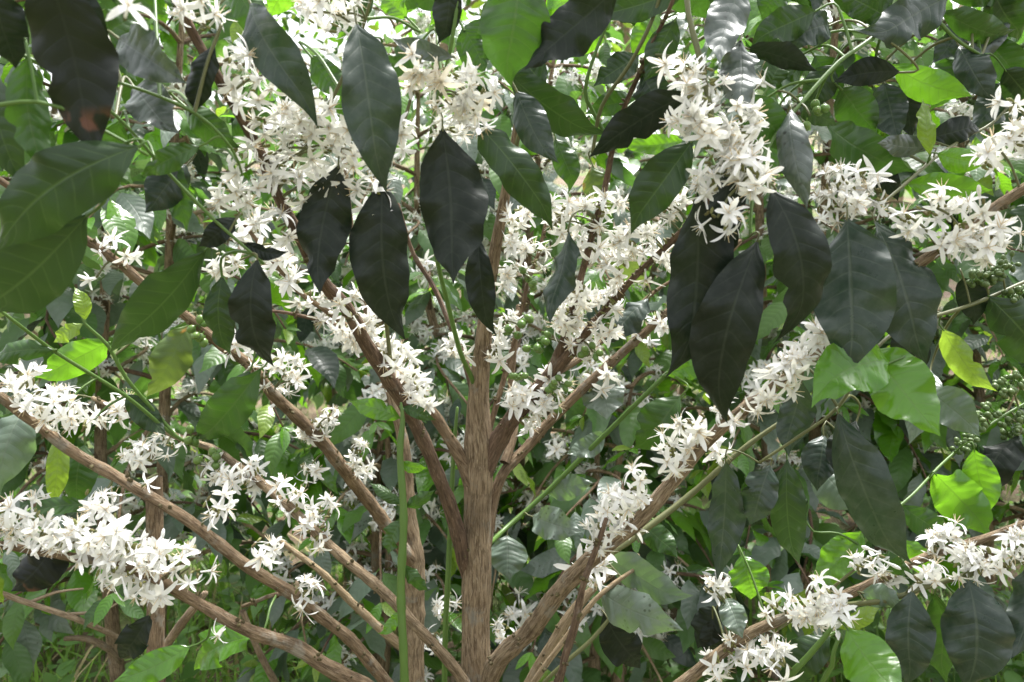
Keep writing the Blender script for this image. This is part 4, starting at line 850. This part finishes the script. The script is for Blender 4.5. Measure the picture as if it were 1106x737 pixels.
# ------------------------------------------------------------------ ground
def ground():
    xs = np.concatenate([np.linspace(-60, -5, 12)[:-1], np.linspace(-5, 5, 81), np.linspace(5, 60, 12)[1:]])
    ys = np.concatenate([np.linspace(-40, -1, 8)[:-1], np.linspace(-1, 8, 90), np.linspace(8, 80, 20)[1:]])
    V = []
    r_ = random.Random(5)
    for y in ys:
        for x in xs:
            yy = min(y, 24)
            V.append((x, y, hz(x, yy) + (r_.gauss(0, .012) if abs(x) < 5 and y < 8 else 0)))
    k = len(xs); I = np.arange(len(ys) - 1)[:, None] * k; J = np.arange(k - 1)[None]
    f = np.stack([I + J, I + J + 1, I + k + J + 1, I + k + J], -1).reshape(-1, 4)
    g = G(); g.add(V, f, None, 'soil'); return g

k = N('ground_soil'); obj = k.n('ShaderNodeTexCoord').outputs[3]
c = k.mix(k.ramp(k.noise(obj, 6, 6, .65), .35, .65), (.10, .065, .042), (.21, .15, .10))
c = k.mix(k.ramp(k.noise(obj, 2.2, 5), .42, .6, 0, .85), c, (.10, .16, .035))
c = k.mix(k.ramp(k.noise(obj, 40, 5, .7), .55, .7, 0, .6), c, (.30, .24, .17))
bp = k.n('ShaderNodeBump', Strength=1.0, Distance=.03, Height=k.noise(obj, 25, 6, .7))
MAT['soil'] = k.end(k.n('ShaderNodeBsdfPrincipled', Base_Color=c, Roughness=.95, Normal=bp.outputs[0]).outputs[0])
MAT['grass'] = soft_mat('grass_blade', (.09, .19, .025), (.17, .29, .05), .35, (.42, .70, .12), rough=.45, scale=9)
MAT['straw'] = soft_mat('grass_straw', (.32, .25, .12), (.45, .38, .2), .2, (.5, .42, .2), rough=.7, scale=9)
MAT['weed'] = soft_mat('weed_leaf', (.06, .15, .03), (.12, .23, .05), .3, (.34, .62, .1), rough=.45, scale=20)
MAT['litter'] = soft_mat('leaf_litter', (.12, .07, .04), (.24, .16, .09), rough=.8, scale=30)

gr = G(); wd = G(); li = G(); r_ = random.Random(77)
BV = []; BF = []; BA = []
def blade(g, p, h, mat, lean, w):
    a = r_.random() * 6.28; d = np.array([math.cos(a), math.sin(a), 0]); s = np.array([-d[1], d[0], 0]); va = r_.random()
    V = []
    for t_, ww in ((0, 1.), (.35, .95), (.7, .65), (1, .08)):
        c_ = p + d * h * lean * t_ * t_ + np.array([0, 0, h * t_ * (1 - .35 * lean * t_)])
        V += [c_ - s * w * ww, c_ + s * w * ww]
    g.add(V, [[0, 1, 3, 2], [2, 3, 5, 4], [4, 5, 7, 6]], None, mat, va)
for i in range(1150):
    y = 1.9 + 5.5 * r_.random() ** 1.5; x = r_.uniform(-.85, .85) * y
    n_ = 7 if y < 4 else 4
    if math.sin(2.3 * x + 1) * math.sin(1.9 * y + .4) < -.25: continue
    for j in range(n_):
        p = np.array([x + r_.gauss(0, .05), y + r_.gauss(0, .05), 0]); p[2] = hz(p[0], p[1]) - .01
        blade(gr, p, r_.uniform(.10, .30), 'grass' if r_.random() < .88 else 'straw', r_.uniform(.2, 1.1), r_.uniform(.003, .007))
for i in range(1000):
    y = 1.8 + 4.5 * r_.random() ** 1.6; x = r_.uniform(-.8, .8) * y
    h = r_.uniform(.05, .26); va = r_.random(); p0 = np.array([x, y, hz(x, y)])
    tube(wd, [p0, p0 + np.array([r_.gauss(0, .02), r_.gauss(0, .02), h])], [.002, .0012], 'stem', ns=3, cap=False)
    for j in range(r_.randint(5, 9)):
        a = r_.random() * 6.28; q = p0 + np.array([0, 0, h * r_.uniform(.35, 1)]); d = nrm(np.array([math.cos(a), math.sin(a), r_.uniform(-.2, .6)])); l = r_.uniform(.03, .085)
        leaf(wd, q + d * .008, q + d * l, l * r_.uniform(.4, .65), np.array([r_.gauss(0, .3), r_.gauss(0, .3), 1]), 'weed', .08, 12, .1, .6, 2, 4, va, 0)
for i in range(90):                          # broad-leaved weeds among the small ones
    y = 1.75 + 1.6 * r_.random(); x = r_.uniform(-.8, .8) * y; va = r_.random(); p0 = np.array([x, y, hz(x, y)]); h = r_.uniform(.15, .4)
    if -.3 < x < .25: continue
    tube(wd, [p0, p0 + np.array([r_.gauss(0, .04), r_.gauss(0, .04), h])], [.003, .0015], 'stem', ns=4, cap=False)
    for j in range(r_.randint(6, 12)):
        a = r_.random() * 6.28; q = p0 + np.array([0, 0, h * r_.uniform(.3, 1)]); d = nrm(np.array([math.cos(a), math.sin(a), r_.uniform(-.3, .4)])); l = r_.uniform(.07, .14)
        leaf(wd, q + d * .015, q + d * l, l * r_.uniform(.4, .6), np.array([r_.gauss(0, .3), r_.gauss(0, .3), 1]), r_.choice(('weed', 'bmid', 'bdeep')), .1, 14, .15, 1, 4, 6, va, r_.random())
for i in range(500):
    y = 1.8 + 4 * r_.random() ** 1.5; x = r_.uniform(-.8, .8) * y; l = r_.uniform(.05, .13); a = r_.random() * 6.28
    q = np.array([x, y, hz(x, y) + .012]); d = np.array([math.cos(a), math.sin(a), r_.uniform(-.05, .15)])
    leaf(li, q, q + d * l, l * .42, np.array([r_.gauss(0, .4), r_.gauss(0, .4), 1]), 'litter', .15, 20, .3, 1.5, 2, 4, r_.random(), r_.random())

TG = Thing('ground', None, None, (0, 0, 0)); Item(TG, 'self', ground(), None, None, True); TG.kind = 'structure'
for nm, gg in (('grass', gr), ('ground_cover', wd), ('leaf_litter', li)):
    t = Thing(nm, {'grass': 'tufts of bright green grass on the soil between the coffee rows', 'ground_cover': 'low small-leaved weeds covering the soil', 'leaf_litter': 'brown fallen leaves lying on the soil'}[nm], {'grass': 'grass', 'ground_cover': 'weeds', 'leaf_litter': 'fallen leaves'}[nm], (0, 0, 0))
    Item(t, 'self', gg, None, None, True); t.kind = 'stuff'

# ------------------------------------------------------------------ what can be seen from the camera (decides which repeats become objects)
allv = []; allf = []; own = []; off = 0; items = [it for t in THINGS for it in t.items]
for ii, it in enumerate(items):
    gs = []
    if it.g and it.g.n: a_ = it.g.arr(); gs.append((a_[0], a_[1]))
    if it.shared:
        a_, me, g_ = shared_geo(it.shared); M = np.array(it.mat4); gs.append((a_[0] @ M[:3, :3].T + M[:3, 3], a_[1]))
    for v, f in gs:
        allv.append(v); allf.append(f + off); off += len(v); own.append(np.full(len(f), ii))
allv = np.concatenate(allv); allf = np.concatenate(allf); own = np.concatenate(own)
bvh = BVHTree.FromPolygons(allv.tolist(), allf.tolist())
o = Vector(CAM)
for yy in np.arange(1.5, 737, 3.0):
    for xx in np.arange(1.5, 1106, 3.0):
        d = Vector(FW + RT * (xx - 553) / F + UP * (368.5 - yy) / F)
        h = bvh.ray_cast(o, d.normalized())
        if h[2] is not None: items[own[h[2]]].hits += 1
del bvh, allv, allf

# ------------------------------------------------------------------ make the objects
def mk(name, data, parent=None, loc=(0, 0, 0)):
    ob = bpy.data.objects.new(name, data); COL.objects.link(ob); ob.location = loc
    if parent is not None: ob.parent = parent
    return ob

CAP = 100
for t in THINGS:
    kind = getattr(t, 'kind', None)
    if t.items[0].name == 'self':
        org = t.loc if kind is None else (0, 0, 0)
        root = mk(t.name, t.items[0].g.mesh(t.name, org), None, org)
    else:
        base = t.loc
        if not np.any(base):
            p = t.items[0].poly[0, :3].copy() if t.items[0].poly is not None else t.items[0].g.arr()[0].mean(0); base = np.array([p[0], p[1], 0.])
        root = mk(t.name, None, None, base)
        keep = set(); rest = G(); restfl = G()
        byname = {}
        for it in t.items:
            if not it.always: byname.setdefault(it.name, []).append(it)
        for nm, L in byname.items():
            L.sort(key=lambda q: -q.hits)
            thr = 2 if t.name == 'coffee_bush' else 1
            keep |= {id(q) for q in L[:CAP] if q.hits >= thr}
        used = {id(q.parent) for q in t.items if id(q) in keep and q.parent is not None}
        nbr = sorted([q for q in t.items if q.always and q.name == 'branch'], key=lambda q: -q.hits)
        ok = {id(q) for q in nbr[:CAP]}
        for it in t.items:
            if it.always and (t.name != 'coffee_bush' or it.name != 'branch' or ((it.hits or id(it) in used) and id(it) in ok)):
                it.ob = mk(it.name, it.g.mesh(it.name, base), root)
                if it.label: it.ob['label'] = it.label
            elif it.always:
                rest.join(it.g); it.ob = None
        for it in t.items:
            if it.always: continue
            if id(it) in keep:
                par = it.parent.ob if it.parent is not None and it.parent.ob is not None else root
                if it.shared:
                    a_, me, g_ = shared_geo(it.shared)
                    ob = mk(it.name, me, par)
                    M = it.mat4.copy(); M.translation = M.translation - Vector(base)
                    ob.matrix_local = M
                    if it.g and it.g.n: mk('flower_stalk', it.g.mesh('flower_stalk', base), par)
                else:
                    c = it.g.v[0][0] - base
                    ob = mk(it.name, it.g.mesh(it.name, base + c), par, tuple(c))
                if it.label: ob['label'] = it.label
            else:
                if it.g and it.g.n: (restfl if it.shared else rest).join(it.g)
                if it.shared:
                    a_, me, g_ = shared_geo(it.shared); M = np.array(it.mat4)
                    o2 = G(); o2.v = [v @ M[:3, :3].T + M[:3, 3] for v in g_.v]; o2.f = g_.f; o2.uv = g_.uv; o2.var = g_.var; o2.mi = g_.mi; o2.mats = g_.mats; o2.n = g_.n
                    restfl.join(o2)
        if rest.n: ob = mk('foliage', rest.mesh('foliage', base), root); ob['kind'] = 'stuff'
        if restfl.n: ob = mk('blossom', restfl.mesh('blossom', base), root); ob['kind'] = 'stuff'
    if kind: root['kind'] = kind
    if t.label: root['label'] = t.label
    if t.cat and kind is None: root['category'] = t.cat
    elif t.cat: root['category'] = t.cat
    if t.group: root['group'] = t.group

# ------------------------------------------------------------------ light, sky, camera
SE, SA = R(68), R(30)                      # sun high, behind the tree and to the right
w = bpy.data.worlds.new('World'); S.world = w; w.use_nodes = True
nt = w.node_tree; bgd = nt.nodes['Background']
sk = nt.nodes.new('ShaderNodeTexSky'); sk.sky_type = 'NISHITA'; sk.sun_disc = False; sk.sun_elevation = SE; sk.sun_rotation = SA; sk.dust_density = 4; sk.air_density = 1.0
hs = nt.nodes.new('ShaderNodeHueSaturation'); hs.inputs['Saturation'].default_value = .16
nt.links.new(sk.outputs[0], hs.inputs['Color']); nt.links.new(hs.outputs[0], bgd.inputs[0]); bgd.inputs[1].default_value = .15
sd = Vector((math.sin(SA) * math.cos(SE), math.cos(SA) * math.cos(SE), math.sin(SE)))
l = bpy.data.lights.new('sun', 'SUN'); l.energy = 2.4; l.angle = R(12); l.color = (1, .98, .95)
lo = bpy.data.objects.new('sun', l); COL.objects.link(lo); lo.rotation_euler = (-sd).to_track_quat('-Z', 'Y').to_euler()
cd = bpy.data.cameras.new('camera'); co = bpy.data.objects.new('camera', cd); COL.objects.link(co)
co.location = CAM; co.rotation_euler = (math.pi / 2 - PITCH, 0, 0)
cd.sensor_width = 36; cd.lens = F / 1106 * 36; cd.clip_start = .02; cd.clip_end = 500
cd.dof.use_dof = True; cd.dof.focus_distance = 1.1; cd.dof.aperture_fstop = 7.0
S.camera = co
vs = S.view_settings; vs.view_transform = 'Standard'; vs.look = 'None'; vs.exposure = 1.82; vs.gamma = 1
S.render.engine = 'CYCLES'; S.cycles.max_bounces = 8; S.cycles.transmission_bounces = 6; S.cycles.diffuse_bounces = 4
